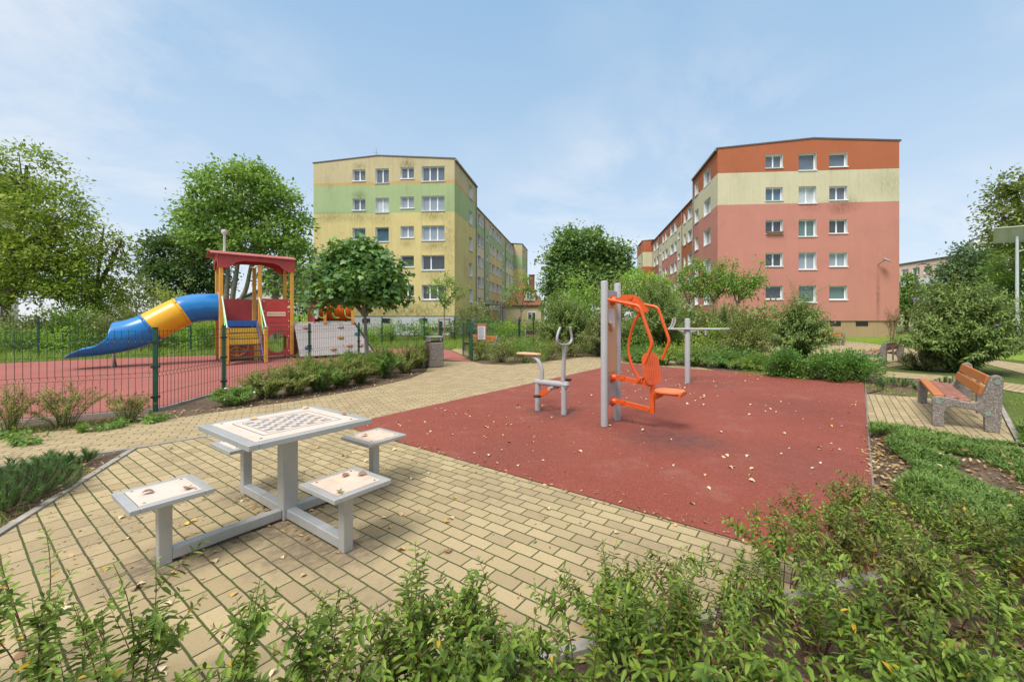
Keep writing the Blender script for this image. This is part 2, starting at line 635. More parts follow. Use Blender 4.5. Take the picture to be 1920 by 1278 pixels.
veil = maprange(wt, sep.outputs[2], -.02, .60, .92, .80)     # milky towards the horizon
CLOUD = (4.3, 4.4, 4.6)
# thin haze whitens the blue of the sky, most of all towards the horizon
VEIL = ramp(wt, maprange(wt, sep.outputs[2], 0, .62), [(0, (3.95, 4.1, 4.35)), (.26, (2.95, 3.6, 4.3)), (1, (1.70, 2.76, 3.95))])
wc = mix(wt, veil, sky.outputs[0], VEIL)
wc = mix(wt, cs.outputs[0], wc, CLOUD)
# unseen bright cap added overhead, above the frame, as soft fill light
wc = mix(wt, maprange(wt, sep.outputs[2], .66, .84, 0, .9), wc, (8.0, 7.6, 7.0))
L(wt, wc, bg.inputs['Color'])
bg.inputs['Strength'].default_value = .15

sun = bpy.data.lights.new('sun', 'SUN')
sun.energy = 2.6; sun.angle = R(22); sun.color = (1.0, .95, .87)
so = link('sun', sun)
sd = Vector((math.sin(SUN_AZ) * math.cos(SUN_EL), math.cos(SUN_AZ) * math.cos(SUN_EL), math.sin(SUN_EL)))
so.rotation_euler = sd.to_track_quat('Z', 'Y').to_euler()
so.location = (0, 0, 60)

cam = bpy.data.cameras.new('camera')
cam.sensor_width = 36; cam.lens = 36 * F / 1920
cam.shift_x = (960 - CX) / 1920
cam.shift_y = -(639 - CY) / 1920
cam.clip_start = .05; cam.clip_end = 900
co = link('camera', cam, None, (0, 0, EYE), (R(90), 0, 0))
scene.camera = co
scene.cycles.diffuse_bounces = 4; scene.cycles.transmission_bounces = 8; scene.cycles.max_bounces = 12
vs = scene.view_settings
vs.view_transform = 'Standard'; vs.look = 'None'; vs.exposure = 0.5; vs.gamma = 1

# ---------------------------------------------------------------- ground materials
def ground_mat(name, stops, scale, fine, b_s=.5, rough=.95):
    m, nt, b = new_mat(name)
    v = mapping(nt)
    n1 = noise(nt, v, scale, 6, .65)
    n2 = noise(nt, v, fine, 6, .75)
    ad = N(nt, 'ShaderNodeMath', operation='MULTIPLY_ADD'); ad.inputs[1].default_value = .5
    L(nt, n1, ad.inputs[0]); L(nt, maprange(nt, n2, .2, .8, 0, .5), ad.inputs[2])
    c = ramp(nt, ad.outputs[0], stops)
    L(nt, c, b.inputs['Base Color'])
    b.inputs['Roughness'].default_value = rough
    b.inputs['Specular IOR Level'].default_value = .15
    bump(nt, b, n2, b_s, .02)
    return m

M_GRASS = ground_mat('meadow', [(.3, (.05, .045, .018)), (.45, (.075, .095, .025)), (.6, (.10, .14, .03)), (.75, (.17, .17, .06))], .5, 14)
M_LAWN = ground_mat('lawn_turf', [(.3, (.10, .17, .02)), (.5, (.17, .27, .03)), (.7, (.23, .31, .06))], .4, 20)
M_MULCH = ground_mat('bark_mulch', [(.28, (.03, .022, .016)), (.42, (.10, .07, .05)), (.55, (.17, .12, .085)), (.66, (.25, .185, .13)), (.8, (.40, .31, .22))], 2.2, 55, 1.0)

def rubber_mat(name, base, wear, dirt_shade=()):
    m, nt, b = new_mat(name)
    v = mapping(nt)
    big = noise(nt, v, .55, 5, .6)
    mid = noise(nt, v, 7, 5, .7)
    spk = noise(nt, v, 170, 3, .8)
    vor = N(nt, 'ShaderNodeTexVoronoi'); vor.inputs['Scale'].default_value = 240; L(nt, v, vor.inputs['Vector'])
    c = mix(nt, maprange(nt, big, .35, .7), base, wear)
    c = mix(nt, maprange(nt, mid, .4, .75, 0, .3), c, tuple(x * .7 for x in base))
    grain = noise(nt, v, 48, 5, .8)
    c = mix(nt, maprange(nt, grain, .42, .62, 0, .45), c, tuple(x * .62 for x in base))
    c = mix(nt, maprange(nt, grain, .45, .30, 0, .3), c, tuple(min(1, x * 1.45 + .01) for x in base))
    dusty = noise(nt, mapping(nt, loc=(3, 7, 0)), 1.3, 7, .72)
    c = mix(nt, maprange(nt, dusty, .54, .74, 0, .5), c, (.30, .145, .115))
    for x, y, r, k in dirt_shade:      # trodden, greyed patches under the machines; chest press shadow painted in as well
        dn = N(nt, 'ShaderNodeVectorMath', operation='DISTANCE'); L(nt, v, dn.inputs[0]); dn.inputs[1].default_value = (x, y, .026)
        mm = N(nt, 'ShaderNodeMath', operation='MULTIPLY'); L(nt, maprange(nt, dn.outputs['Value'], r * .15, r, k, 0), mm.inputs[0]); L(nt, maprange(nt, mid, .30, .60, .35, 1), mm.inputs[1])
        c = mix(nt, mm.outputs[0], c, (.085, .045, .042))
    c = mix(nt, maprange(nt, spk, .56, .68, 0, .75), c, tuple(x * .42 for x in base))
    sp = N(nt, 'ShaderNodeSeparateColor'); L(nt, vor.outputs['Color'], sp.inputs[0])
    c = mix(nt, maprange(nt, sp.outputs[0], .93, .97, 0, .7), c, (.40, .20, .155))
    L(nt, c, b.inputs['Base Color'])
    b.inputs['Roughness'].default_value = .88
    b.inputs['Specular IOR Level'].default_value = .25
    bump(nt, b, spk, .55, .004)
    return m
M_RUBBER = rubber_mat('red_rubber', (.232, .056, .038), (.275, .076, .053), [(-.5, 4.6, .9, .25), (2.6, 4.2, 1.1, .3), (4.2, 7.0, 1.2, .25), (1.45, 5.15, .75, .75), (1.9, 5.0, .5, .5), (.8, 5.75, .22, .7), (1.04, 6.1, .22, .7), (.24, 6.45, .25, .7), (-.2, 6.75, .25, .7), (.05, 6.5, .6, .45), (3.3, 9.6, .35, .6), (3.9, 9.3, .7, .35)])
M_RUBBER2 = rubber_mat('faded_red_rubber', (.33, .105, .088), (.37, .135, .115))

def paver_mat(name, rot, loc=(0, 0, 0), moss=.6, dirt_shade=()):
    m, nt, b = new_mat(name)
    v = mapping(nt, rot=(0, 0, rot), loc=loc)
    wob = N(nt, 'ShaderNodeTexNoise'); wob.inputs['Scale'].default_value = 9; wob.inputs['Detail'].default_value = 4; L(nt, v, wob.inputs['Vector'])
    vm = N(nt, 'ShaderNodeVectorMath', operation='MULTIPLY_ADD')
    vm.inputs[1].default_value = (.010, .010, 0); L(nt, wob.outputs['Color'], vm.inputs[0]); L(nt, v, vm.inputs[2])
    br = N(nt, 'ShaderNodeTexBrick')
    br.offset = .5; br.squash = 1
    br.inputs['Scale'].default_value = 1
    br.inputs['Brick Width'].default_value = .205; br.inputs['Row Height'].default_value = .105
    br.inputs['Mortar Size'].default_value = .0058; br.inputs['Mortar Smooth'].default_value = .35
    br.inputs['Bias'].default_value = 0
    br.inputs['Color1'].default_value = (.445, .352, .205, 1); br.inputs['Color2'].default_value = (.322, .253, .147, 1)
    br.inputs['Mortar'].default_value = (.5, .5, .5, 1)
    L(nt, vm.outputs[0], br.inputs['Vector'])
    v2 = mapping(nt)
    n1 = noise(nt, v2, 1.1, 5, .6); n2 = noise(nt, v2, 60, 5, .75); n3 = noise(nt, v2, 5, 6, .7)
    c = mix(nt, maprange(nt, n1, .35, .7, 0, .35), br.outputs['Color'], (.33, .255, .15))
    c = mix(nt, maprange(nt, n2, .45, .75, 0, .45), c, (.24, .185, .11))
    c = mix(nt, maprange(nt, n3, .6, .75, 0, .4), c, (.20, .155, .09))
    mc = ramp(nt, n3, [(.38, (.085, .068, .038)), (.50, (.060, .075, .018)), (.66, (.065, .11, .016))]) if moss > .3 else ramp(nt, n3, [(.4, (.15, .115, .06)), (.65, (.07, .06, .025))])
    c = mix(nt, br.outputs['Fac'], c, mc)
    if dirt_shade:      # soil washed up round the feet of the table
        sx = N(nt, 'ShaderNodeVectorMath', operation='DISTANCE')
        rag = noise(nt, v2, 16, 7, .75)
        for x, y, r, k in dirt_shade:
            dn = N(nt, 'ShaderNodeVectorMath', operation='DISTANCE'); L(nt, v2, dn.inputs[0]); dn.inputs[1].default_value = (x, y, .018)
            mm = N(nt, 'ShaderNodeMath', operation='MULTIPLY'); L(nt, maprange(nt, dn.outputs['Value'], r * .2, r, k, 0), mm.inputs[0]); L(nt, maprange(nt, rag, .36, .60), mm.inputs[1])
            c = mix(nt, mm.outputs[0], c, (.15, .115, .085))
    L(nt, c, b.inputs['Base Color'])
    b.inputs['Roughness'].default_value = .9; b.inputs['Specular IOR Level'].default_value = .2
    inv = N(nt, 'ShaderNodeMath', operation='SUBTRACT'); inv.inputs[0].default_value = 1.0; L(nt, br.outputs['Fac'], inv.inputs[1])
    hh = N(nt, 'ShaderNodeMath', operation='MULTIPLY_ADD'); hh.inputs[1].default_value = .12; L(nt, n2, hh.inputs[0]); L(nt, inv.outputs[0], hh.inputs[2])
    bump(nt, b, hh.outputs[0], .8, .006)
    return m
ROW = R(33.7)
M_PAVER = paver_mat('plaza_pavers', ROW, dirt_shade=[(-2.42, 2.54, .38, .95), (-1.35, 2.68, .34, .95), (-2.67, 3.55, .26, .8), (-1.61, 3.72, .26, .8), (-2.0, 3.05, .42, .9), (-2.2, 2.8, .34, .8), (-1.68, 2.86, .34, .85), (-1.7, 2.55, .3, .6),
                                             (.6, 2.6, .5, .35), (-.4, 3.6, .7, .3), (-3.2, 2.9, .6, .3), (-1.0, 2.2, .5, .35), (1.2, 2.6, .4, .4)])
M_PAVER_PATH = paver_mat('path_pavers', R(-34) , (.03, .02, 0), .2)
M_PAVER_PAD = paver_mat('pad_pavers', R(33.7 - 88), (.05, .03, 0), .6)
M_KERB = paint('kerb_concrete', (.31, .285, .25), .9, .25, 5, bmp=.3, bscale=80, dirt_shade=(.10, .09, .06), dirtamt=.8)
M_STEEL_EDGE = paint('edge_strip', (.17, .15, .13), .8, .2)

# ---------------------------------------------------------------- ground sheets
def sheet(name, poly, z, m):
    mb = MB()
    mb.add([(x, y, z) for x, y in poly], [tuple(range(len(poly)))])
    o = mb.build(name, m)
    if o.data.polygons[0].normal.z < 0:
        o.data.flip_normals()
    return kind(o, 'structure')

mb = MB(); mb.quad((-260, -20, 0), (260, -20, 0), (260, 420, 0), (-260, 420, 0))
kind(mb.build('ground', M_GRASS), 'structure')

RED = [G(640, 800), G(1166, 682), G(1240, 688.5), G(1620, 716), G(1626, 810), (1.93, 2.36)]
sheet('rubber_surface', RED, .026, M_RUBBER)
# plaza of pavers running under the rubber
PLAZA = [G(250, 843), (-3.86, 2.85), (-2.98, 1.2), (-2.2, 1.2), (0, 1.87), (1.05, 2.19), (2.05, 2.49), (3.2, 4.2), (1.0, 9.0), (-2.4, 5.95), G(520, 806), G(375, 822)]
sheet('plaza_paving', PLAZA, .018, M_PAVER)
PATH = [G(-160, 897), G(-160, 836), G(0, 820), G(150, 805), G(300, 790), G(430, 770), G(560, 752), G(700, 727), G(770, 710), G(798, 698), G(803, 690),
        G(790, 678), G(830, 678), G(885, 678), G(905, 683), G(960, 685), G(1040, 676), G(1110, 668), G(1130, 662), G(1200, 657), G(1290, 650), G(1400, 644),
        G(1480, 640), G(1560, 637), G(1612, 641), G(1700, 652), G(1760, 664), G(1720, 682), G(1655, 690), G(1560, 677), G(1480, 669), G(1400, 665), G(1320, 666),
        G(1240, 673), (5.0, 11.5), (1.2, 8.8), G(640, 801), G(375, 821.5), G(250, 843), G(22, 875)]
sheet('footpath', PATH, .014, M_PAVER_PATH)
PAD = [(6.42, 8.26), (4.5, 5.8), (5.74, 4.99), (6.5, 5.76), (8.15, 7.4)]
sheet('bench_pad_paving', PAD, .018, M_PAVER_PAD)
sheet('side_path', [G(1651, 696), G(1801, 707), G(1920, 722), (12.6, 8.0), (10.6, 7.4), G(1920, 738), G(1884, 732), G(1728, 711.5), G(1651, 707)], .014, M_PAVER_PATH)
sheet('back_path', [G(1837, 680), G(1920, 701), (15.5, 10.2), (19, 12.4), G(1920, 683), G(1870, 676)], .014, M_PAVER_PATH)
sheet('lawn', [G(1445, 640), G(1560, 631), G(1690, 627), (44, 31), (40, 16), (17.4, 14.2), G(1750, 662), G(1700, 650), G(1612, 640), G(1560, 636)], .008, M_LAWN)
sheet('side_strip_path', [G(1560, 629.5), G(1640, 631), G(1690, 629), (33, 36), (26, 36)], .012, M_PAVER_PATH)
# planting beds
BED_R = [(1.95, 2.38), G(1626, 812), G(1622, 741), (4.5, 5.78), (5.74, 4.97), (6.5, 5.74), (9, 7.2), (12, 7.6), (9, 3), (4, 1.2), (-3, -.5), (-2.6, 1.1), (0, 1.83), (1.05, 2.15)]
sheet('front_planting_bed', BED_R, .006, M_MULCH)
sheet('pad_planting_bed', [G(1621, 718), G(1624, 740), (6.42, 8.28), (8.15, 7.42), G(1884, 734), G(1728, 713), G(1650, 708)], .006, M_MULCH)
sheet('corner_planting_bed', [G(22, 876), G(250, 844), (-3.88, 2.85), (-3.2, 1.4), (-6, 1.6), (-7.5, 3.4)], .006, M_MULCH)
sheet('fence_planting_bed', [G(-160, 836), G(0, 819), G(150, 804), G(300, 789), G(430, 769), G(560, 751), G(700, 726), G(770, 709), G(797, 697), G(790, 678), (-6.2, 15.2), (-7.1, 12), (-6.85, 8.4), (-6.6, 6.75), (-7.85, 6.05), (-10, 4.85)], .006, M_MULCH)
sheet('centre_planting_bed', [G(888, 680), G(905, 682), G(960, 684), G(1040, 675), G(1110, 667), G(1130, 661), (2.6, 24), (-1.8, 24)], .006, M_MULCH)
sheet('hedge_planting_bed', [G(1166, 681), G(1240, 687), G(1620, 715), G(1650, 706), G(1651, 694), G(1560, 678), G(1480, 670), G(1400, 666), G(1320, 667), G(1240, 674)], .006, M_MULCH)
# playground rubber
PLAY = [(-26, 3.0), (-10.6, 4.6), (-7.8, 6.12), (-6.62, 6.86), (-6.85, 8.4), (-7.1, 12), (-6.2, 15.0), (-4.2, 15.2), G(885, 679), G(877, 672), G(846, 658), (-5.6, 20.6), (-9.3, 21.0), (-13.9, 16.9), (-17.1, 15.3), (-18.8, 13.8), (-30, 9.5)]
sheet('playground_rubber_surface', PLAY, .020, M_RUBBER2)
sheet('gate_paving', [G(846, 657), G(877, 671), G(888, 677), G(930, 668), G(905, 654), G(860, 652)], .024, M_PAVER_PATH)

def kerb(name, pts, w=.06, h=.035, z=.0, m=None):
    mb = MB()
    for a, b in zip(pts[:-1], pts[1:]):
        mb.beam((a[0], a[1], z + h / 2), (b[0], b[1], z + h / 2), w, h)
    return kind(mb.build(name, m or M_KERB), 'structure')
kerb('plaza_kerb', [G(250, 845), (-3.9, 2.85), (-3.0, 1.2)], .055)
kerb('path_kerb', [(-9.2, 2.3), G(22, 876), G(250, 844), G(375, 822.5), G(640, 801)], .05, .03)
kerb('front_kerb', [(-2.3, 1.15), (0, 1.845), (1.07, 2.165), (1.98, 2.42)], .06, .032)
kerb('rubber_edge', [(1.97, 2.4), G(1627.5, 812), G(1622.5, 716)], .018, .034, 0, M_STEEL_EDGE)
kerb('pad_kerb', [(4.5, 5.76), (5.76, 4.95), (6.54, 5.74), (8.2, 7.4)], .06, .035)
kerb('fence_kerb', [(-10.4, 4.66), (-7.77, 6.06), (-6.56, 6.75), (-6.8, 8.4), (-7.02, 11.9), (-6.7, 14.2)], .05, .05)
# ---------------------------------------------------------------- building materials
def spots_on(nt, v, c, spots, mould):
    """soot and algae stains at given places on the wall (x, z centre, x and z radius, strength)"""
    sx = N(nt, 'ShaderNodeSeparateXYZ'); L(nt, v, sx.inputs[0])
    rag = noise(nt, mapping(nt, scale=(3.5, 3.5, 1.1)), 2.2, 6, .7)
    for x, z, rx, rz, k in spots:
        cb = N(nt, 'ShaderNodeCombineXYZ')
        for i, (o, a, r) in enumerate(((sx.outputs[0], x, rx), (sx.outputs[1], 0, 1.5), (sx.outputs[2], z, rz))):
            L(nt, maprange_free(nt, o, a, r), cb.inputs[i])
        ln = N(nt, 'ShaderNodeVectorMath', operation='LENGTH'); L(nt, cb.outputs[0], ln.inputs[0])
        m_ = N(nt, 'ShaderNodeMath', operation='MULTIPLY'); L(nt, maprange(nt, ln.outputs['Value'], 0, 1, k, 0), m_.inputs[0]); L(nt, maprange(nt, rag, .35, .62), m_.inputs[1])
        c = mix(nt, m_.outputs[0], c, mould)
    return c

def maprange_free(nt, v, a, r):
    n = N(nt, 'ShaderNodeMapRange'); n.clamp = False
    n.inputs[1].default_value = a; n.inputs[2].default_value = a + r; n.inputs[3].default_value = 0; n.inputs[4].default_value = 1
    L(nt, v, n.inputs[0])
    return n.outputs[0]

def stucco(name, col, stain=.35, mould=(.12, .12, .05), streak=.5, spots=()):
    m, nt, b = new_mat(name)
    v = mapping(nt)
    vs_ = mapping(nt, scale=(2.2, 2.2, .16))
    big = noise(nt, v, .35, 5, .6)
    st = noise(nt, vs_, 1.6, 8, .7)
    fine = noise(nt, v, 6, 6, .7)
    blot = noise(nt, v, .9, 6, .7)
    c = mix(nt, maprange(nt, big, .3, .7), tuple(x * .92 for x in col), tuple(min(1, x * 1.06) for x in col))
    c = mix(nt, maprange(nt, fine, .35, .75, 0, .25), c, tuple(x * .82 for x in col))
    c = mix(nt, maprange(nt, st, .5, .78, 0, streak), c, tuple(x * .55 + y * .3 for x, y in zip(col, mould)))
    c = mix(nt, maprange(nt, blot, .58, .8, 0, stain), c, mould)
    if spots:
        c = spots_on(nt, v, c, spots, tuple(x * .6 for x in mould))
    L(nt, c, b.inputs['Base Color'])
    b.inputs['Roughness'].default_value = .95; b.inputs['Specular IOR Level'].default_value = .1
    bump(nt, b, noise(nt, v, 28, 4, .7), .25, .02)
    return m
Y_SPOTS = [(9.25, 16.05, 1.0, .75, .95), (4.5, 16.0, .9, .5, .6), (4.5, 13.2, 1.0, .6, .8), (11.8, 11.15, 1.6, .7, .8), (6.8, 11.0, 1.5, .8, .6), (4.5, 11.2, 1.6, .9, .7), (1.8, 11.2, 2.2, .7, .8), (11.8, 8.3, 1.5, .7, .8), (9.25, 8.6, .9, .5, .6),
           (11.8, 5.6, 1.4, .7, .6), (3.5, 2.2, 5.5, 1.2, .9), (10.0, 2.2, 5.5, 1.3, .95), (7.5, 2.6, 3.0, 1.6, .6), (13.3, 9.0, .9, 5.0, .6)]
R_SPOTS = [(10.2, 11.1, 1.8, 1.0, .75), (7.6, 11.1, 1.2, .8, .6), (13.0, 12.9, 2.0, 1.6, .35), (12.9, 3.4, .22, 3.0, .8), (9.7, 10.6, .9, .5, .6), (14.2, 12.6, 1.0, 2.2, .35)]
S_KHAKI = stucco('khaki_stucco', (.54, .455, .27), .75, (.16, .15, .07), .85, Y_SPOTS)
S_OCHRE = stucco('ochre_stucco', (.54, .38, .16), .4)
S_GREEN = stucco('green_stucco', (.38, .47, .245), .4, (.12, .16, .06), .6, Y_SPOTS)
S_YELLOW = stucco('yellow_stucco', (.66, .545, .25), .5, (.17, .155, .055), .75, Y_SPOTS)
S_PALE = stucco('pale_yellow_stucco', (.70, .62, .39), .2)
S_WHITEBASE = stucco('white_plinth', (.56, .57, .58), .3, (.3, .3, .28), .3)
S_ORANGE = stucco('orange_stucco', (.42, .14, .07), .2, (.2, .08, .04), .3)
S_CREAM = stucco('cream_stucco', (.60, .55, .37), .4, (.26, .25, .14), .7, R_SPOTS)
S_PINK = stucco('pink_stucco', (.54, .235, .185), .3, (.26, .12, .09), .3, R_SPOTS)
S_TAN = stucco('tan_plinth', (.42, .29, .17), .3)
S_APRICOT = stucco('apricot_stucco', (.86, .60, .45), .1)
S_PALEBLUE = stucco('grey_white_stucco', (.74, .77, .75), .15)
S_OFFWHITE = stucco('offwhite_stucco', (.74, .72, .68), .15)
M_WHITE = paint('white_frame', (.78, .78, .77), .4, .04)
M_REVEAL = paint('window_reveal', (.70, .69, .66), .7, .08)
M_ROOFTRIM = paint('roof_trim', (.11, .085, .075), .6, .2)
M_ROOF = paint('roof_felt', (.09, .09, .09), .9, .2)
M_PIPE = paint('downpipe', (.25, .22, .19), .5, .15)
M_DARK = paint('dark_opening', (.015, .015, .015), .8, .1)

def glass(name, col, curtain=None, scale=9, rough=.06):
    m, nt, b = new_mat(name)
    v = mapping(nt)
    c = col
    if curtain:
        w = N(nt, 'ShaderNodeTexWave'); w.inputs['Scale'].default_value = scale; w.inputs['Distortion'].default_value = 2.0
        w.inputs['Detail'].default_value = 2; L(nt, v, w.inputs['Vector'])
        c = mix(nt, w.outputs['Fac'], col, curtain)
        L(nt, c, b.inputs['Base Color'])
    else:
        n1 = noise(nt, v, 1.2, 3)
        c = mix(nt, n1, tuple(x * .6 for x in col), tuple(min(1, x * 1.5) for x in col))
        L(nt, c, b.inputs['Base Color'])
    b.inputs['Roughness'].default_value = rough
    b.inputs['Specular IOR Level'].default_value = .5
    b.inputs['Coat Weight'].default_value = 1.0
    b.inputs['Coat Roughness'].default_value = .02
    return m
GL = [glass('dark_glass', (.035, .04, .045)), glass('grey_glass', (.10, .12, .14)), glass('net_curtain_glass', (.16, .20, .24), (.34, .38, .42)),
      glass('blind_glass', (.42, .46, .46)), glass('blue_glass', (.07, .13, .18)), glass('green_curtain_glass', (.05, .10, .09), (.13, .22, .20), 14),
      glass('white_curtain_glass', (.30, .33, .36), (.55, .57, .60))]

WMESH = {}
def window(parent, w, h, n, loc, rz, gl, sill=.06, depth=.22, split=None):
    """white framed window with n casements, sill, and one glass pane part per casement row; local x = width, -y = outside"""
    key = (round(w, 2), round(h, 2), n, split)
    if key not in WMESH:
        mb = MB(); fw = .075
        mb.box((w / 2, .03, fw / 2), (w, .07, fw)); mb.box((w / 2, .03, h - fw / 2), (w, .07, fw))
        mb.box((fw / 2, .03, h / 2), (fw, .07, h - 2 * fw)); mb.box((w - fw / 2, .03, h / 2), (fw, .07, h - 2 * fw))
        for i in range(1, n):
            x = w * i / n if not split else w * split
            mb.box((x, .028, h / 2), (.11, .075, h - 2 * fw))
        mb.box((w / 2, -depth / 2 - .03, -.022), (w + .10, depth + .08, .05))
        mb.box((w / 2, -depth - .06, -.05), (w + .10, .02, .07))
        o = mb.build('window', M_WHITE, parent)
        pb = MB(); pb.quad((fw, .035, fw), (w - fw, .035, fw), (w - fw, .035, h - fw), (fw, .035, h - fw))
        me = pb
        WMESH[key] = (o.data, pb)
    else:
        o = link('window', WMESH[key][0], parent)
    o.location = loc; o.rotation_euler = (0, 0, rz)
    pk = key + (gl,)
    if pk not in WMESH:
        p = WMESH[key][1].build('pane', GL[gl], o)
        WMESH[pk] = p.data
    else:
        link('pane', WMESH[pk], o)
    return o

def holed_wall(mb, o, ud, L_, z0, z1, holes, matfn, depth=.22, reveal=9, ucuts=(), zcuts=()):
    """wall from o along ud (2-D), outside on its right hand; openings have real reveals"""
    nx, ny = -ud[1], ud[0]         # inward
    us = sorted(set([0, L_] + [h[0] for h in holes] + [h[1] for h in holes] + list(ucuts)))
    zs = sorted(set([z0, z1] + [h[2] for h in holes] + [h[3] for h in holes] + [z for z in zcuts if z0 < z < z1]))
    def P(u, z, d=0):
        return (o[0] + ud[0] * u + nx * d, o[1] + ud[1] * u + ny * d, z)
    for i in range(len(us) - 1):
        run = None
        for j in range(len(zs) - 1):
            um = (us[i] + us[i + 1]) / 2; zm = (zs[j] + zs[j + 1]) / 2
            if any(h[0] < um < h[1] and h[2] < zm < h[3] for h in holes):
                continue
            mb.quad(P(us[i], zs[j]), P(us[i + 1], zs[j]), P(us[i + 1], zs[j + 1]), P(us[i], zs[j + 1]), matfn(um, zm))
    for a, b, c, d in holes:
        mb.quad(P(a, c), P(a, c, depth), P(a, d, depth), P(a, d), reveal)
        mb.quad(P(b, c, depth), P(b, c), P(b, d), P(b, d, depth), reveal)
        mb.quad(P(a, c, depth), P(a, c), P(b, c), P(b, c, depth), reveal)
        mb.quad(P(a, d), P(a, d, depth), P(b, d, depth), P(b, d), reveal)
        mb.quad(P(a, c, depth + .12), P(b, c, depth + .12), P(b, d, depth + .12), P(a, d, depth + .12), 10)

BROT = math.atan2(-.0787, .997)

# ================================================================ yellow block
yb = thing('apartment_building', 'yellow five storey apartment block with a green band round its upper floors', 'building', (-22.58, 38.82, 0), BROT)
YM = [S_YELLOW, S_GREEN, S_OCHRE, S_KHAKI, S_PALE, S_WHITEBASE, S_GREEN, S_YELLOW, S_YELLOW, M_REVEAL, M_DARK]
def yband(u, z):
    return 3 if z > 14.46 else 2 if z > 14.15 else 1 if z > 11.5 else 0
ZC = (11.5, 14.15, 14.46)
W = MB()
cols = [(3.89, 5.16, 14.6, 1.08, 2), (6.14, 7.46, 14.35, 1.36, 2), (8.60, 9.90, 14.7, 1.07, 2), (10.65, 12.84, 14.4, 1.38, 3)]
holes = []; wins = []
gy = [[1, 1, 1, 1], [1, 3, 2, 2], [4, 4, 2, 2], [1, 1, 1, 0], [0, 0, 0, 0]]
for ci, (a, b, zb, h, n) in enumerate(cols):
    for i in range(5):
        z = zb - 2.77 * i
        holes.append((a, b, z, z + h)); wins.append((a, b, z, h, n, gy[i][ci], i, ci))
holed_wall(W, (0, 0), (1, 0), 13.8, 1.8, 16.35, holes, yband, zcuts=ZC)
for a, b, z, h, n, g, i, ci in wins:
    nn = 1 if (i == 2 and ci < 2) or (i == 3 and ci == 2) else 2 if (i == 3 and ci == 3) else n
    window(yb, b - a, h, nn, (a, .22, z), 0, g, split=.38 if (i == 3 and ci == 3) else None)
# shallow gable top
W.add([(0, 0, 16.35), (13.8, 0, 16.35), (13.8, 0, 16.5), (6.4, 0, 16.95), (0, 0, 16.45)], [(0, 1, 2, 3, 4)], 3)
# side facade: front bay, recess, far bay (walls run along +y, outside at +x)
fh = []
for i in range(5):
    z = 14.35 - 2.77 * i
    fh.append((4.9, 6.3, z, z + 1.4))
    window(yb, 1.4, 1.4, 1, (13.8 - .22, 4.9, z), R(90), 3 if i % 2 else 6)
holed_wall(W, (13.8, 0), (0, 1), 7.88, 1.8, 16.4, fh, yband, zcuts=ZC)
RX = 12.05
W.quad((13.8, 7.88, 1.8), (RX, 7.88, 1.8), (RX, 7.88, 16.4), (13.8, 7.88, 16.4), 4)
rc = []
ycols = [(15.2, 17.0, 0, 2), (17.6, 18.4, 0, 1), (20.0, 21.2, -1.4, 1), (22.2, 23.3, 0, 1), (24.0, 25.7, 0, 2), (26.9, 29.0, 0, 2), (29.8, 31.2, 0, 2), (32.0, 33.2, -1.4, 1),
         (35.4, 37.3, 0, 2), (38.4, 40.4, 0, 2), (41.4, 42.8, 0, 1), (9.5, 11.2, 0, 2), (12.4, 14.0, 0, 2)]
for a, b, dz, n in ycols:
    for i in range(5):
        z = 14.0 - 2.77 * i + dz
        h = 1.4 if dz == 0 else .8
        if z < 2.2: continue
        rc.append((a - 7.88, b - 7.88, z, z + h))
        window(yb, b - a, h, n, (RX - .22, a, z), R(90), [1, 2, 6, 1, 4][(i * 3 + int(a)) % 5], depth=.22)
def yrec(u, z):
    y = u + 7.88
    if z > 14.6: return 3
    if y < 18.8: return 1 if z > 11.2 else 4
    if y < 34.3:
        if y < 22 or y > 31.4: return 1
        return 1 if z > 12.6 else 0
    return 1 if z > 11.2 else 4
holed_wall(W, (RX, 7.88), (0, 1), 35.5, 1.2, 15.9, rc, yrec, zcuts=(11.2, 12.6, 14.6), ucuts=(18.8 - 7.88, 22 - 7.88, 31.4 - 7.88, 34.3 - 7.88))
W.quad((RX, 43.38, 1.2), (13.8, 43.38, 1.2), (13.8, 43.38, 11.5), (RX, 43.38, 11.5), 0)
W.quad((RX, 43.38, 11.5), (13.8, 43.38, 11.5), (13.8, 43.38, 14.15), (RX, 43.38, 14.15), 1)
W.quad((RX, 43.38, 14.15), (13.8, 43.38, 14.15), (13.8, 43.38, 16.4), (RX, 43.38, 16.4), 3)
eh = []
for i in range(5):
    z = 14.2 - 2.77 * i
    eh.append((2.4, 4.0, z, z + 1.4))
    window(yb, 1.6, 1.4, 2, (13.8 - .22, 43.38 + 2.4, z), R(90), 1)
holed_wall(W, (13.8, 43.38), (0, 1), 7.6, 1.2, 16.4, eh, yband, zcuts=ZC)
W.quad((0, 50.98, 1.2), (0, 0, 1.2), (0, 0, 16.4), (0, 50.98, 16.4), 0)
W.quad((13.8, 50.98, 1.2), (0, 50.98, 1.2), (0, 50.98, 16.4), (13.8, 50.98, 16.4), 0)
W.build('wall', YM, yb)
P = MB()
def plinth(mb, z1, segs, inset=.06):
    for (x0, y0), (x1, y1) in segs:
        mb.quad((x0, y0, -.4), (x1, y1, -.4), (x1, y1, z1), (x0, y0, z1))
plinth(P, 1.8, [((0, .07), (13.74, .07)), ((13.73, .07), (13.73, 7.82)), ((13.73, 7.82), (RX - .06, 7.82)), ((RX - .06, 7.82), (RX - .06, 43.4)), ((RX - .06, 43.42), (13.73, 43.42)), ((13.73, 43.42), (13.73, 50.9)), ((.06, 50), (.06, .07))])
P.quad((0, 0, 1.8), (0, .1, 1.8), (13.8, .1, 1.8), (13.8, 0, 1.8))
P.quad((13.8, 0, 1.8), (13.7, 0, 1.8), (13.7, 7.88, 1.8), (13.8, 7.88, 1.8))
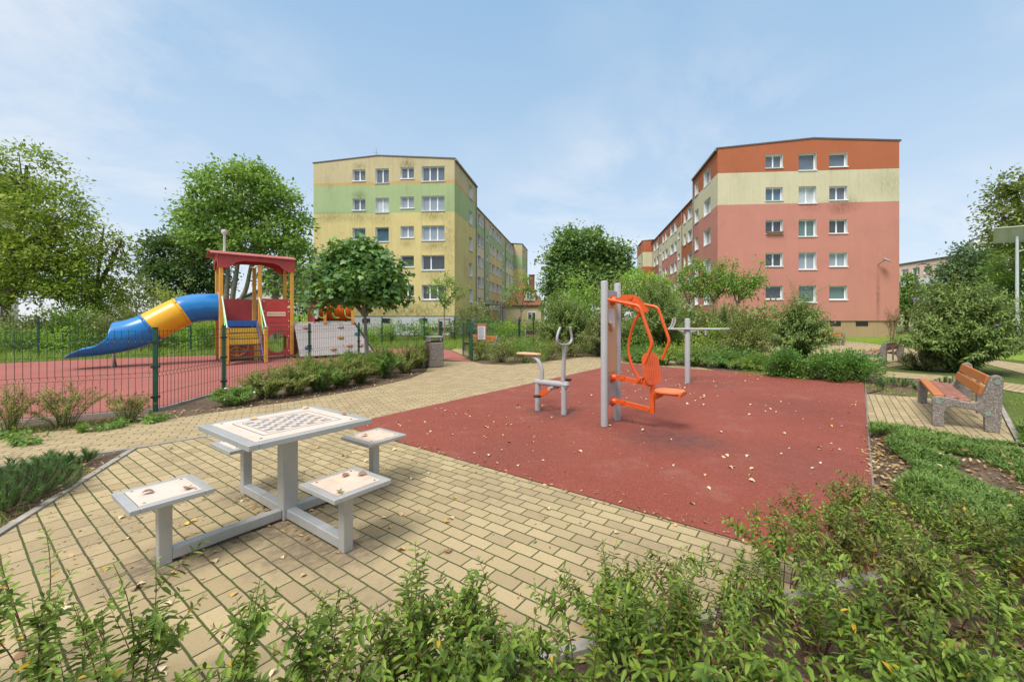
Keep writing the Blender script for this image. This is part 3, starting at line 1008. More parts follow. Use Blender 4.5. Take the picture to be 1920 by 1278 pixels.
P.build('plinth', S_WHITEBASE, yb)
C = MB()
for x in (5.2, 7.2, 10.8):
    C.box((x, .05, 1.35), (.75, .05, .42))
C.build('cellar_window', M_DARK, yb)
RF = MB()
for y0, y1, xr, z in ((-.05, 7.95, 13.9, 16.42), (7.95, 43.3, RX + .12, 15.9), (43.3, 51.05, 13.9, 16.42)):
    ze = z
    RF.add([(-.08, y0, z + .06), (6.4, y0, 17.0), (xr, y0, z + .08), (-.08, y1, z + .06), (6.4, y1, 17.0), (xr, y1, z + .08),
            (-.08, y0, z - .04), (6.4, y0, 16.9), (xr, y0, z - .06), (-.08, y1, z - .04), (6.4, y1, 16.9), (xr, y1, z - .06)],
           [(0, 1, 4, 3), (1, 2, 5, 4), (6, 9, 10, 7), (7, 10, 11, 8), (0, 6, 7, 1), (1, 7, 8, 2), (3, 4, 10, 9), (4, 5, 11, 10), (2, 8, 11, 5), (0, 3, 9, 6)])
RF.build('roof', M_ROOFTRIM, yb)
for x, y, z in ((13.86, 7.70, 16.3), (RX + .07, 18.8, 15.8), (RX + .07, 34.3, 15.8), (13.86, 50.3, 16.3)):
    D = MB(); D.tube([(x, y, 1.3), (x, y, z)], .06, 8); D.build('downpipe', M_PIPE, yb, smooth=True)
D = MB(); D.tube([(13.92, -.05, 16.3), (13.92, 7.9, 16.3)], .08, 8); D.build('gutter', M_PIPE, yb, smooth=True)
D = MB(); D.tube([(5.6, 1.2, 16.8), (5.6, 1.2, 18.1)], .02, 6); D.tube([(5.4, 1.2, 17.7), (5.8, 1.2, 17.7)], .015, 5); D.build('aerial', M_PIPE, yb)
# entrance canopies on the recessed side
for y in (20.6, 32.6):
    E = MB(); E.box((RX + .9, y, 3.6), (1.9, 2.8, .16)); E.beam((RX + 1.7, y - 1.2, 0), (RX + 1.7, y - 1.2, 3.5), .1, .1); E.beam((RX + 1.7, y + 1.2, 0), (RX + 1.7, y + 1.2, 3.5), .1, .1)
    E.build('entrance_canopy', paint('canopy_grey', (.35, .36, .36), .6), yb)
    E = MB(); E.box((RX + .03, y, 2.3), (.05, 1.6, 2.2)); E.build('door', paint('teal_door', (.10, .22, .21), .4), yb)

# ================================================================ pink and orange block
rb = thing('apartment_building', 'pink five storey apartment block with an orange top and a cream band', 'building', (14.37, 34.6, 0), BROT)
RM = [S_PINK, S_CREAM, S_ORANGE, S_TAN, S_PINK, S_CREAM, S_PINK, S_PINK, S_PINK, M_REVEAL, M_DARK]
def rband(u, z):
    return 2 if z > 13.93 else 1 if z > 11.23 else 0
ZR = (11.23, 13.93)
W = MB()
cols = [(3.94, 5.34, 14.28, 1.12, 2), (6.61, 8.04, 14.0, 1.42, 2), (9.06, 10.5, 14.22, 1.15, 2)]
gr = [[1, 1, 1], [4, 3, 1], [0, 5, 0], [0, 2, 2], [0, 5, 5]]
holes = []
for ci, (a, b, zb, h, n) in enumerate(cols):
    for i in range(5):
        z = zb - 2.77 * i
        holes.append((a, b, z, z + h))
        nn = 1 if (i == 0 and ci > 0) or i == 4 else n
        window(rb, b - a, h, nn, (a, .30, z), 0, gr[i][ci], depth=.30)
holed_wall(W, (0, 0), (1, 0), 14.56, 1.37, 16.0, holes, rband, zcuts=ZR, depth=.30)
W.add([(0, 0, 16.0), (14.56, 0, 16.0), (14.56, 0, 16.22), (7.8, 0, 16.62), (0, 0, 16.08)], [(0, 1, 2, 3, 4)], 2)
# left facade, outside at -x: run from far to near so the outside stays on the right hand
def left_holes(cols_, y1):
    return [(y1 - b, y1 - a, z, z + h) for a, b, z, h in cols_]
fl = []
for i in range(5):
    z = 13.95 - 2.77 * i
    fl += [(1.95, 3.95, z, 1.4), (5.7, 7.0, z + .05, 1.3)]
    window(rb, 2.0, 1.4, 2, (.26, 3.95, z), R(-90), 1 + (i % 2), depth=.26)
    window(rb, 1.3, 1.3, 1, (.26, 7.0, z + .05), R(-90), 6, depth=.26)
holed_wall(W, (0, 7.6), (0, -1), 7.6, 1.37, 16.0, left_holes(fl, 7.6), rband, zcuts=ZR, depth=.26)
QX = 1.45
W.quad((QX, 7.6, 1.2), (0, 7.6, 1.2), (0, 7.6, 16.0), (QX, 7.6, 16.0), 0)
fl = []
rcols = [(13.6, 15.4, 0, 2), (16.4, 17.4, 0, 1), (19.4, 20.6, -1.4, 1), (21.3, 22.6, 0, 1), (23.2, 25.2, 0, 2), (27.2, 29.0, 0, 2), (29.8, 31.0, 0, 1), (32.4, 33.4, -1.4, 1), (34.4, 36.2, 0, 2), (37.2, 39.0, 0, 2), (9.6, 11.6, 0, 2)]
for a, b, dz, n in rcols:
    for i in range(5):
        z = 13.6 - 2.77 * i + dz; h = 1.4 if dz == 0 else .8
        if z < 2: continue
        fl.append((a, b, z, h))
        window(rb, b - a, h, n, (QX + .24, b, z), R(-90), [1, 6, 2, 1][(i * 3 + int(a)) % 4], depth=.24)
Y1 = 41.1
def rrec(u, z):
    y = Y1 - u
    if z > 13.9 - .1: return 2
    if y < 18.2: return 1 if z > 11 else 2 if z > 8.2 else 0
    if y < 33.9:
        if y < 21 or y > 31.6: return 1
        return 1 if z > 11 else 0 if z > 2.9 else 1
    return 1 if z > 11 else 2 if z > 8.2 else 0
holed_wall(W, (QX, Y1), (0, -1), Y1 - 7.6, 1.2, 15.5, left_holes(fl, Y1), rrec, zcuts=(2.9, 8.2, 11, 13.8), ucuts=(Y1 - 18.2, Y1 - 21, Y1 - 31.6, Y1 - 33.9), depth=.24)
for z0, z1, mi in ((1.2, 11.23, 2), (11.23, 13.93, 1), (13.93, 16.0, 2)):
    W.quad((-.2, Y1, z0), (QX, Y1, z0), (QX, Y1, z1), (-.2, Y1, z1), mi)
holed_wall(W, (-.2, Y1 + 7.6), (0, -1), 7.6, 1.2, 16.0, [], rband, zcuts=ZR)
W.quad((14.56, 0, 1.37), (14.56, 48.7, 1.37), (14.56, 48.7, 16.1), (14.56, 0, 16.1), 0)
W.quad((14.56, 48.7, 1.2), (-.2, 48.7, 1.2), (-.2, 48.7, 16), (14.56, 48.7, 16), 0)
W.build('wall', RM, rb)
P = MB()
plinth(P, 1.37, [((.06, .1), (14.35, .1)), ((.1, 7.5), (.1, .1)), ((QX + .06, 41), (QX + .06, 7.66)), ((14.35, .1), (14.35, 48))])
P.quad((0, 0, 1.37), (0, .15, 1.37), (14.56, .15, 1.37), (14.56, 0, 1.37))
P.build('plinth', S_TAN, rb)
for x, w in ((9.6, .85), (11.7, .95)):
    C = MB(); C.box((x, .09, 1.12), (w, .06, .36)); C.build('cellar_window', M_DARK, rb)
RF = MB()
for y0, y1, xl, z in ((-.05, 7.65, -.12, 16.02), (7.65, Y1, QX - .15, 15.5), (Y1, 48.8, -.32, 16.02)):
    RF.add([(xl, y0, z + .1), (7.8, y0, 16.72), (14.7, y0, 16.3), (xl, y1, z + .1), (7.8, y1, 16.72), (14.7, y1, 16.3),
            (xl, y0, z - .02), (7.8, y0, 16.6), (14.7, y0, 16.17), (xl, y1, z - .02), (7.8, y1, 16.6), (14.7, y1, 16.17)],
           [(0, 1, 4, 3), (1, 2, 5, 4), (6, 9, 10, 7), (7, 10, 11, 8), (0, 6, 7, 1), (1, 7, 8, 2), (3, 4, 10, 9), (4, 5, 11, 10), (2, 8, 11, 5), (0, 3, 9, 6)])
RF.build('roof', M_ROOFTRIM, rb)
for x, y, z in ((-.07, 7.42, 15.9), (QX - .07, 18.2, 15.4), (QX - .07, 33.9, 15.4), (-.27, 41.6, 15.9)):
    D = MB(); D.tube([(x, y, 1.0), (x, y, z)], .06, 8); D.build('downpipe', M_PIPE, rb, smooth=True)
D = MB(); D.tube([(-.14, 0, 15.93), (-.14, 7.6, 15.93)], .08, 8); D.build('gutter', M_PIPE, rb, smooth=True)
for i, x in ((2, 3.94),):
    B = MB(); B.box((x + .7, -.14, 14.28 - 2.77 * 2 + .06), (1.35, .16, .14)); B.build('flower_box', paint('flower_box', (.22, .12, .06), .8), rb)
Lm = MB(); Lm.tube([(12.9, -.02, 6.0), (12.95, -.3, 6.15), (13.05, -.55, 6.3)], .035, 8); Lm.build('lamp_arm', M_PIPE, rb, smooth=True)
Lm = MB(); Lm.lathe((0, 0, 0), [(.02, -.12), (.16, -.1), (.19, 0), (.12, .09), (.02, .11)], 12)
lm = Lm.build('wall_lamp', paint('lamp_grey', (.35, .34, .34), .4), rb, smooth=True, loc=(13.15, -.62, 6.32), rot=(R(20), R(25), 0)); lm.scale = (1.9, 1.1, .7)

# ================================================================ far buildings
def far_block(name, label, o, ang, Lx, Ly, z1, bands, mats, nx, wz, win_w=1.6, roof=M_ROOF):
    t = thing(name, label, 'building', (o[0], o[1], 0), ang)
    mb = MB()
    holes = []
    for i in range(nx):
        for z in wz:
            a = Lx * (i + .5) / nx - win_w / 2
            holes.append((a, a + win_w, z, z + 1.4))
            window(t, win_w, 1.4, 2, (a, .22, z), 0, (i * 2 + int(z)) % 3)
    def bf(u, z):
        for zt, mi in bands:
            if z < zt: return mi
        return bands[-1][1]
    holed_wall(mb, (0, 0), (1, 0), Lx, 0, z1, holes, bf, zcuts=[b[0] for b in bands])
    holed_wall(mb, (0, Ly), (0, -1), Ly, 0, z1, [], bf, zcuts=[b[0] for b in bands])
    holed_wall(mb, (Lx, 0), (0, 1), Ly, 0, z1, [], bf, zcuts=[b[0] for b in bands])
    mb.build('wall', mats + [M_REVEAL] * (9 - len(mats)) + [M_REVEAL, M_DARK], t)
    r = MB(); r.box((Lx / 2, Ly / 2, z1 + .15), (Lx + .3, Ly + .3, .3)); r.build('roof', roof, t)
    return t
# low apricot row behind the lawn
o1 = AT(1668, 597, 84); o2 = AT(1860, 597, 64)
ang = math.atan2(o2[1] - o1[1], o2[0] - o1[0])
far_block('row_building', 'far pale apartment row with an apricot top storey beyond the lawn', o1, ang, math.hypot(o2[0] - o1[0], o2[1] - o1[1]), 10, 12.2,
          [(4.2, 2), (9.2, 1), (13, 0)], [S_APRICOT, S_PALEBLUE, S_PALE], 8, (2.0, 6.3, 9.9))
o3 = AT(1826, 597, 120)
far_block('tower_block', 'tall grey white block rising behind the trees beside the solar lamp', o3, R(-38), 40, 14, 25.0,
          [(15, 0), (20.5, 1), (30, 2)], [S_OFFWHITE, S_APRICOT, S_OFFWHITE], 9, (5, 8, 11, 14, 17, 20), 2.0)
far_block('tower_block', 'pale block half hidden behind the tall yellowing ash tree', (-61.5, 33.9), R(72), 11.0, 14, 16.6,
          [(6, 0), (25, 1)], [S_OFFWHITE, S_PALE], 4, (3, 6, 9, 12, 15), 1.8)

def house(name, label, o, ang, w, d, eave, ridge, wall, roof, chimney=None, wins=()):
    t = thing(name, label, 'house', (o[0], o[1], 0), ang)
    mb = MB()
    mb.add([(0, 0, 0), (w, 0, 0), (w, 0, eave), (w / 2, 0, ridge), (0, 0, eave)], [(0, 1, 2, 3, 4)])
    mb.add([(0, d, 0), (w, d, 0), (w, d, eave), (w / 2, d, ridge), (0, d, eave)], [(4, 3, 2, 1, 0)])
    mb.quad((0, d, 0), (0, 0, 0), (0, 0, eave), (0, d, eave)); mb.quad((w, 0, 0), (w, d, 0), (w, d, eave), (w, 0, eave))
    mb.build('wall', wall, t)
    r = MB()
    for s, x in ((-1, 0), (1, w)):
        e = x + s * .4
        k = (ridge - eave) / (w / 2)
        r.add([(e, -.3, eave - .4 * k + .08), (w / 2, -.3, ridge + .08), (w / 2, d + .3, ridge + .08), (e, d + .3, eave - .4 * k + .08),
               (e, -.3, eave - .4 * k + .22), (w / 2, -.3, ridge + .24), (w / 2, d + .3, ridge + .24), (e, d + .3, eave - .4 * k + .22)],
              [(0, 1, 2, 3), (7, 6, 5, 4), (0, 4, 5, 1), (3, 2, 6, 7), (0, 3, 7, 4)])
    ro = r.build('roof', roof, t)
    if chimney:
        c = MB(); c.box((chimney[0], chimney[1], ridge + .2), (.9, .9, 2.6)); c.box((chimney[0], chimney[1], ridge + 1.52), (1.05, 1.05, .14)); c.build('chimney', paint('brick_red', (.23, .075, .05), .9, .3, 8), ro)
    for x, z, ww, hh in wins:
        f = MB(); f.box((x, -.03, z), (ww, .06, hh)); fo = f.build('window', M_WHITE, t)
        p = MB()
        for sx in (-1, 1):
            p.box((x + sx * ww * .23, -.065, z), (ww * .38, .02, hh * .8))
        p.build('pane', GL[0], fo)
    return t
TILE = paint('roof_tile', (.27, .10, .06), .85, .35, 5, bmp=.8, bscale=12)
TILE_D = paint('dark_tile', (.12, .11, .11), .85, .3, 5)
hx = AT(946, 597, 62)
hh_ = thing('gable_house', 'small cream house with a steep red tiled roof and brick chimney between the two blocks', 'house', (hx[0], hx[1], 0), R(-4))
k = MB(); k.box((2.8, 3, 1.9), (5.6, 6, 3.8)); k.build('wall', stucco('cream_house', (.6, .5, .32), .2), hh_)
k = MB(); k.add([(-.4, -.4, 3.6), (6.0, -.4, 3.6), (6.0, 6.4, 3.6), (-.4, 6.4, 3.6), (2.7, 2.4, 7.4), (2.9, 3.6, 7.4)], [(0, 1, 4), (1, 2, 5, 4), (2, 3, 5), (3, 0, 4, 5), (3, 2, 1, 0)])
hr = k.build('roof', TILE, hh_)
k = MB(); k.box((3.9, 2.6, 7.1), (.8, .8, 2.6)); k.box((3.9, 2.6, 8.42), (.95, .95, .12)); k.build('chimney', paint('brick_red', (.23, .075, .05), .9, .3, 8), hr)
k = MB(); k.box((3.9, .6, 5.0), (1.7, 1.6, 1.5)); dm = k.build('dormer', stucco('cream_house', (.6, .5, .32), .2), hh_)
k = MB(); k.box((3.9, .55, 5.82), (2.0, 1.9, .16)); k.build('dormer_roof', TILE, dm)
for x, y, z, w, h in ((3.9, -.24, 5.05, 1.0, 1.0), (4.2, -.04, 1.9, 1.3, 1.4)):
    k = MB(); k.box((x, y, z), (w, .06, h)); f_ = k.build('window', M_WHITE, hh_)
    k = MB()
    for sx_ in (-1, 1):
        k.box((x + sx_ * w * .23, y - .04, z), (w * .38, .02, h * .8))
    k.build('pane', GL[0], f_)
hx = AT(424, 597, 44)
house('gable_house', 'low pale house with a dark roof seen through the play tower', hx, R(12), 9, 7, 2.9, 5.2, S_OFFWHITE, TILE_D, None, ((2, 1.6, 1.2, 1.2), (6.4, 1.6, 1.2, 1.2)))
hx = AT(497, 597, 50)
SL = stucco('grey_slate_cladding', (.23, .235, .24), .1, (.1, .1, .1), .2)
house('clad_house', 'tall grey house clad in slate shown between the posts of the play tower', hx, R(-14), 7.5, 9, 7.2, 7.6, SL, TILE_D)
# ---------------------------------------------------------------- object materials
M_GREY = paint('grey_powder_coat', (.44, .44, .43), .36, .06, 3, metal=.3, dirt_shade=(.26, .24, .21), dirtamt=.35)
M_GREYPOST = paint('silver_grey_paint', (.37, .36, .36), .38, .05, 3, dirt_shade=(.30, .28, .26), dirtamt=.3)
M_PLATE = paint('worn_white_plate', (.60, .51, .445), .55, .07, 5, dirt_shade=(.55, .36, .20), dirtamt=.45, bmp=.05)
M_PLATE2 = paint('worn_orange_plate', (.60, .47, .38), .6, .10, 6, dirt_shade=(.50, .27, .10), dirtamt=.9)
M_SEAM = paint('dark_seam', (.05, .05, .05), .8)
M_ORANGE = paint('orange_paint', (.66, .095, .012), .32, .08, 5, dirt_shade=(.42, .06, .015), dirtamt=.4)
M_SALMON = paint('salmon_panel', (.62, .36, .20), .5, .06, 4)
M_PAPER = paint('paper', (.66, .66, .68), .6, .05)
M_INK = paint('ink', (.10, .10, .12), .7)
M_STEEL = paint('bright_steel', (.55, .54, .5), .25, .05, metal=1.0)
M_BLACKR = paint('black_rubber', (.02, .02, .02), .6)
M_FGREEN = paint('green_fence_paint', (.012, .075, .040), .4, .1, 3)
M_WIRE = paint('dark_green_wire', (.012, .04, .026), .45, .1)
M_RED = paint('play_red', (.50, .062, .055), .42, .12, 3, dirt_shade=(.28, .05, .04), dirtamt=.5)
M_YPOST = paint('yellow_post', (.72, .36, .05), .45, .1, 4, dirt_shade=(.35, .17, .04), dirtamt=.4)
M_YELLOW = paint('play_yellow', (.72, .42, .03), .4, .08, 4)
M_BLUE = paint('play_blue', (.02, .11, .36), .4, .1)
M_TUBEB = paint('slide_blue', (.010, .185, .50), .25, .10, 1.5, dirt_shade=(.10, .28, .52), dirtamt=.35)
M_TUBEY = paint('slide_yellow', (.80, .42, .015), .28, .08, 1.5, dirt_shade=(.72, .46, .12), dirtamt=.4)
M_WALLGREY = paint('climbing_board', (.37, .34, .33), .6, .06, 3, dirt_shade=(.36, .31, .28), dirtamt=.5)
M_LIME = paint('lime_tube', (.20, .62, .10), .35, .1)
M_MINT = paint('mint_rail', (.52, .72, .58), .4, .08)
M_TUNNEL = paint('tunnel_orange', (.55, .13, .02), .35, .12)
M_CREAM = paint('cream_plate', (.78, .60, .40), .5, .05)
M_CHIM = paint('chimney_steel', (.55, .52, .47), .5, .1)

def terrazzo():
    m, nt, b = new_mat('exposed_aggregate')
    v = mapping(nt)
    vo = N(nt, 'ShaderNodeTexVoronoi'); vo.inputs['Scale'].default_value = 95; L(nt, v, vo.inputs['Vector'])
    sp = N(nt, 'ShaderNodeSeparateColor'); L(nt, vo.outputs['Color'], sp.inputs[0])
    c = ramp(nt, sp.outputs[0], [(.0, (.15, .12, .10)), (.35, (.21, .17, .14)), (.6, (.27, .23, .195)), (.85, (.34, .30, .26)), (1, (.46, .42, .38))])
    c = mix(nt, maprange(nt, vo.outputs['Distance'], .45, .75, 0, .7), c, (.16, .135, .115))
    L(nt, c, b.inputs['Base Color'])
    b.inputs['Roughness'].default_value = .85
    inv = maprange(nt, vo.outputs['Distance'], 0, .8, 1, 0)
    bump(nt, b, inv, .7, .006)
    return m
M_AGG = terrazzo()
def wood(name, col, worn):
    m, nt, b = new_mat(name)
    v = mapping(nt, scale=(1.2, 14, 14)); v2 = mapping(nt)
    g = noise(nt, v, 6, 6, .6); n2 = noise(nt, v2, 7, 6, .7)
    c = mix(nt, g, tuple(x * .75 for x in col), tuple(min(1, x * 1.2) for x in col))
    c = mix(nt, maprange(nt, n2, .55, .68, 0, .8), c, worn)
    L(nt, c, b.inputs['Base Color']); b.inputs['Roughness'].default_value = .42
    bump(nt, b, g, .15, .003)
    return m
M_SLAT = wood('orange_stained_slat', (.48, .155, .035), (.50, .22, .09))
M_SLATW = wood('weathered_slat', (.30, .105, .06), (.46, .36, .30))
M_SLATD = wood('dark_slat', (.09, .055, .045), (.16, .10, .08))
M_SLATP = wood('pink_worn_slat', (.47, .20, .15), (.55, .38, .32))
M_BINWOOD = wood('bin_wood', (.34, .10, .05), (.16, .06, .03))

# ================================================================ chess table
TA = Vector((.832, -.555, 0)); TBv = Vector((.555, .832, 0))
ANG_A = math.atan2(-.555, .832)
tc_ = (-2.02, 3.13)
ct = thing('chess_table', 'grey steel chess table with four seats on cross shaped base bars, standing on the pavers', 'table', (tc_[0], tc_[1], .018), ANG_A)
TW, TD, TZ = .90, .84, .735
mb = MB()
fw = .06
for x, y, sx, sy in ((0, -TD / 2 + fw / 2, TW, fw), (0, TD / 2 - fw / 2, TW, fw), (-TW / 2 + fw / 2, 0, fw, TD - 2 * fw), (TW / 2 - fw / 2, 0, fw, TD - 2 * fw)):
    mb.box((x, y, TZ - .019), (sx, sy, .038), bev=.003)
mb.box((0, 0, TZ - .026), (TW - 2 * fw, TD - 2 * fw, .02))
top = mb.build('tabletop', M_GREY, ct)
p = MB(); p.box((0, 0, TZ - .008), (TW - 2 * fw - .008, TD - 2 * fw - .008, .02), bev=.002)
plate = p.build('board_plate', M_PLATE, ct)
q = MB()
S = .052
for i in range(8):
    for j in range(8):
        if (i + j) % 2 == 0:
            cx, cy = (i - 3.5) * S, (j - 3.5) * S
            q.quad((cx - S / 2 + .001, cy - S / 2 + .001, TZ + .0032), (cx + S / 2 - .001, cy - S / 2 + .001, TZ + .0032), (cx + S / 2 - .001, cy + S / 2 - .001, TZ + .0032), (cx - S / 2 + .001, cy + S / 2 - .001, TZ + .0032))
m, nt, b = new_mat('worn_check')
nv = noise(nt, mapping(nt), 26, 6, .75)
L(nt, ramp(nt, nv, [(.35, (.17, .16, .155)), (.58, (.30, .28, .27)), (.68, (.62, .56, .52))]), b.inputs['Base Color']); b.inputs['Roughness'].default_value = .6
q.build('chessboard', m, plate)
sm = MB()
def frame_lines(mb, hx, hy, w, z):
    for x0, y0, x1, y1 in ((-hx, -hy, hx, -hy + w), (-hx, hy - w, hx, hy), (-hx, -hy, -hx + w, hy), (hx - w, -hy, hx, hy)):
        mb.quad((x0, y0, z), (x1, y0, z), (x1, y1, z), (x0, y1, z))
for hx, hy, w in ((.27, .27, .005), (.222, .222, .004)):
    for k, (x0, y0, x1, y1) in enumerate(((-hx + w, -hy, hx - w, -hy + w), (-hx + w, hy - w, hx - w, hy), (-hx, -hy, -hx + w, hy), (hx - w, -hy, hx, hy))):
        sm.quad((x0, y0, TZ + .0032), (x1, y0, TZ + .0032), (x1, y1, TZ + .0032), (x0, y1, TZ + .0032))
sm.build('board_seam', M_SEAM, plate)
sc = MB()
for x in (-1, 1):
    for y in (-1, 1):
        sc.cyl((x * (TW / 2 - fw - .05), y * (TD / 2 - fw - .05)), .010, TZ + .0005, TZ + .005, 8)
sc.build('screw', M_STEEL, plate)
pl = MB(); pl.box((0, 0, .347), (.105, .105, .69), bev=.006); pl.build('post', M_GREY, ct)
for i, (ax, dist) in enumerate(((TA, .81), (TA, -.77), (TBv, .73), (TBv, -.71))):
    lx, ly = (dist, 0) if i < 2 else (0, dist)
    s_ = 1 if dist > 0 else -1
    b_ = MB()
    ln = abs(dist) - .0535 - .033
    cxm = s_ * (.0535 + ln / 2)
    b_.box((cxm if i < 2 else 0, 0 if i < 2 else cxm, .052), (ln if i < 2 else .066, .066 if i < 2 else ln, .068), bev=.004)
    b_.build('base_bar', M_GREY, ct)
    l_ = MB(); l_.box((lx, ly, .21), (.066, .066, .42), bev=.004); l_.build('leg', M_GREY, ct)
    sw, sdp, sz = .43, .385, .455
    s2 = MB(); f2 = .045
    for x, y, a, c in ((0, -sdp / 2 + f2 / 2, sw, f2), (0, sdp / 2 - f2 / 2, sw, f2), (-sw / 2 + f2 / 2, 0, f2, sdp - 2 * f2), (sw / 2 - f2 / 2, 0, f2, sdp - 2 * f2)):
        s2.box((lx + x, ly + y, sz - .015), (a, c, .03), bev=.003)
    s2.box((lx, ly, sz - .022), (sw - 2 * f2, sdp - 2 * f2, .014))
    st = s2.build('seat', M_GREY, ct)
    s3 = MB(); s3.box((lx, ly, sz - .006), (sw - 2 * f2 - .008, sdp - 2 * f2 - .008, .014), bev=.002)
    s3.build('seat_plate', [M_PLATE2, M_PLATE, M_PLATE2, M_PLATE][i], st)
    s4 = MB()
    for x in (-1, 1):
        for y in (-1, 1):
            s4.cyl((lx + x * (sw / 2 - f2 - .03), ly + y * (sdp / 2 - f2 - .03)), .008, sz, sz + .004, 8)
    s4.build('screw', M_STEEL, st)

# ================================================================ chest press
fp = (.907, 5.95)
cp = thing('chest_press_machine', 'twin posted grey outdoor chest press with orange arms and orange seat', 'gym machine', (fp[0], fp[1], .026), ANG_A)
# local x = away from the panel towards the seat, local y = along the panel (far post +y)
for y in (-.225, .225):
    k = MB(); k.cyl((0, y), .052, 0, 2.06, 20, bev=.018); k.build('post', M_GREYPOST, cp, smooth=True)
k = MB(); k.box((0, 0, 1.262), (.028, .345, 1.045), bev=.003); k.build('info_panel', M_SALMON, cp)
for z_, h_ in ((1.86, .145), (.505, .46)):
    k = MB(); k.box((0, 0, z_), (.032, .345, h_), bev=.003); k.build('mounting_plate', M_GREYPOST, cp)
pa = MB(); pa.quad((.0155, -.125, 1.39), (.0155, .09, 1.39), (.0155, .09, 1.66), (.0155, -.125, 1.66)); pa = pa.build('instruction_sheet', M_PAPER, cp)
ink = MB()
for i in range(9):
    w = .17 if i % 3 else .11
    z = 1.64 - i * .026
    ink.quad((.0165, -.105, z - (.004 if i else .009)), (.0165, -.105 + w, z - (.004 if i else .009)), (.0165, -.105 + w, z), (.0165, -.105, z))
ink.build('print', paint('faded_ink', (.34, .34, .38), .7), pa)
bk = MB(); bk.prism([(-.14, 1.46), (-.06, 1.34), (-.02, 1.37), (-.12, 1.48)], (.016, 0, 0), (0, 1, 0), (0, 0, 1), (1, 0, 0), .05); bk.build('sheet_holder', M_SALMON, cp)
def hinge(mb, z, x0=.016, y=0.0):
    mb.tube([(x0, y, z), (x0 + .02, y, z)], .075, 14)
    mb.tube([(x0 + .02, y, z), (x0 + .10, y, z)], [.06, .032], 12)
    mb.beam((x0 + .07, y - .034, z), (x0 + .21, y - .034, z), .012, .07)
    mb.beam((x0 + .07, y + .034, z), (x0 + .21, y + .034, z), .012, .07)
    mb.tube([(x0 + .165, y - .055, z), (x0 + .165, y + .055, z)], .022, 10)
for z0, z1 in ((.665, .61), (.315, .265)):
    h = MB(); hinge(h, z0); h.build('hinge', M_ORANGE, cp, smooth=True)
    a = MB(); a.beam((.16, 0, z0), (.615, 0, z1), .05, .058); a.tube([(.575, -.045, z1 + .004), (.575, .045, z1 + .004)], .024, 10); a.build('lever', M_ORANGE, cp)
sp = MB(); sp.beam((.625, 0, .22), (.625, 0, .62), .055, .055); sp.prism([(.0, .0), (.0, -.075), (.03, -.075), (.12, -.02), (.12, 0)], (.655, -.012, .49), (1, 0, 0), (0, 0, 1), (0, 1, 0), .024)
sp.build('seat_post', M_ORANGE, cp)
def pad(name, o, ax, ay, az, w, h, t, slots):
    """rounded pad with slots: strips between through-cuts"""
    mb = MB()
    o, ax, ay, az = Vector(o), Vector(ax).normalized(), Vector(ay).normalized(), Vector(az).normalized()
    r = min(w, h) * .36; n = 6; pts = []
    for cx, cy, a0 in ((w / 2 - r, h / 2 - r, 0), (-w / 2 + r, h / 2 - r, 90), (-w / 2 + r, -h / 2 + r, 180), (w / 2 - r, -h / 2 + r, 270)):
        for k in range(n + 1):
            a = R(a0 + 90 * k / n); pts.append((cx + r * math.cos(a), cy + r * math.sin(a)))
    # strips along ay
    def half(x):
        ys = [0, 0]
        m_ = h / 2
        ex = abs(x) - (w / 2 - r)
        if ex > 0:
            m_ = h / 2 - r + math.sqrt(max(0, r * r - ex * ex))
        return m_
    N_ = 7
    for i in range(N_):
        x0 = -w / 2 + w * i / N_ + (.004 if i else 0); x1 = -w / 2 + w * (i + 1) / N_ - (.004 if i < N_ - 1 else 0)
        poly = []
        for k in range(5):
            x = x0 + (x1 - x0) * k / 4; poly.append((x, -half(x)))
        for k in range(5):
            x = x1 - (x1 - x0) * k / 4; poly.append((x, half(x)))
        mb.prism(poly, o, ax, ay, az, t)
        if i < N_ - 1:
            for yb, ye in ((-1, -.74), (-.12, .12), (.74, 1)):
                hh = min(half(x1), half(x1 + .008)) * .98
                mb.prism([(x1 - .001, yb * hh), (x1 + .009, yb * hh), (x1 + .009, ye * hh), (x1 - .001, ye * hh)], o + az * .001, ax, ay, az, t - .002)
    return mb
pad('seat', (.86, 0, .535), (0, 1, 0), (1, 0, 0), (0, 0, 1), .34, .38, .022, 4).build('seat', paint('sun_bleached_orange', (.74, .22, .08), .4, .08), cp)
sf = MB(); sf.beam((.66, -.1, .52), (1.03, -.1, .52), .03, .03); sf.beam((.66, .1, .52), (1.03, .1, .52), .03, .03); sf.beam((1.035, -.15, .52), (1.035, .15, .52), .03, .034); sf.build('seat_frame', M_ORANGE, cp)
pad('backrest', (.60, 0, .83), (.33, .94, 0), (-.15, .05, 1), (.94, -.33, .16), .34, .44, .022, 4).build('backrest', M_ORANGE, cp)
tb = MB(); tb.beam((.625, 0, .60), (.60, 0, .70), .05, .03); tb.build('backrest_bracket', M_ORANGE, cp)
h = MB(); hinge(h, 1.79)
h.build('hinge', M_ORANGE, cp, smooth=True)
br = MB()
for y in (-.05, .05):
    br.prism([(.14, 1.80), (.18, 1.86), (.34, 1.86), (.40, 1.83), (.56, 1.63), (.50, 1.60), (.22, 1.72)], (0, y - .006, 0), (1, 0, 0), (0, 0, 1), (0, 1, 0), .012)
br.tube([(.33, -.075, 1.82), (.33, .075, 1.82)], .028, 12)
br.build('swing_bracket', M_ORANGE, cp)
for sgn in (-1, 1):
    a = MB()
    a.tube(bent([(.12, sgn * .36, 1.785), (.575, sgn * .36, 1.69), (.75, sgn * .36, 1.20), (.64, sgn * .36, .93)], .06, 6), .023, 12)
    a.tube([(.36, 0, 1.75), (.36, sgn * .34, 1.74)], .021, 10)
    a.build('press_arm', M_ORANGE, cp, smooth=True)
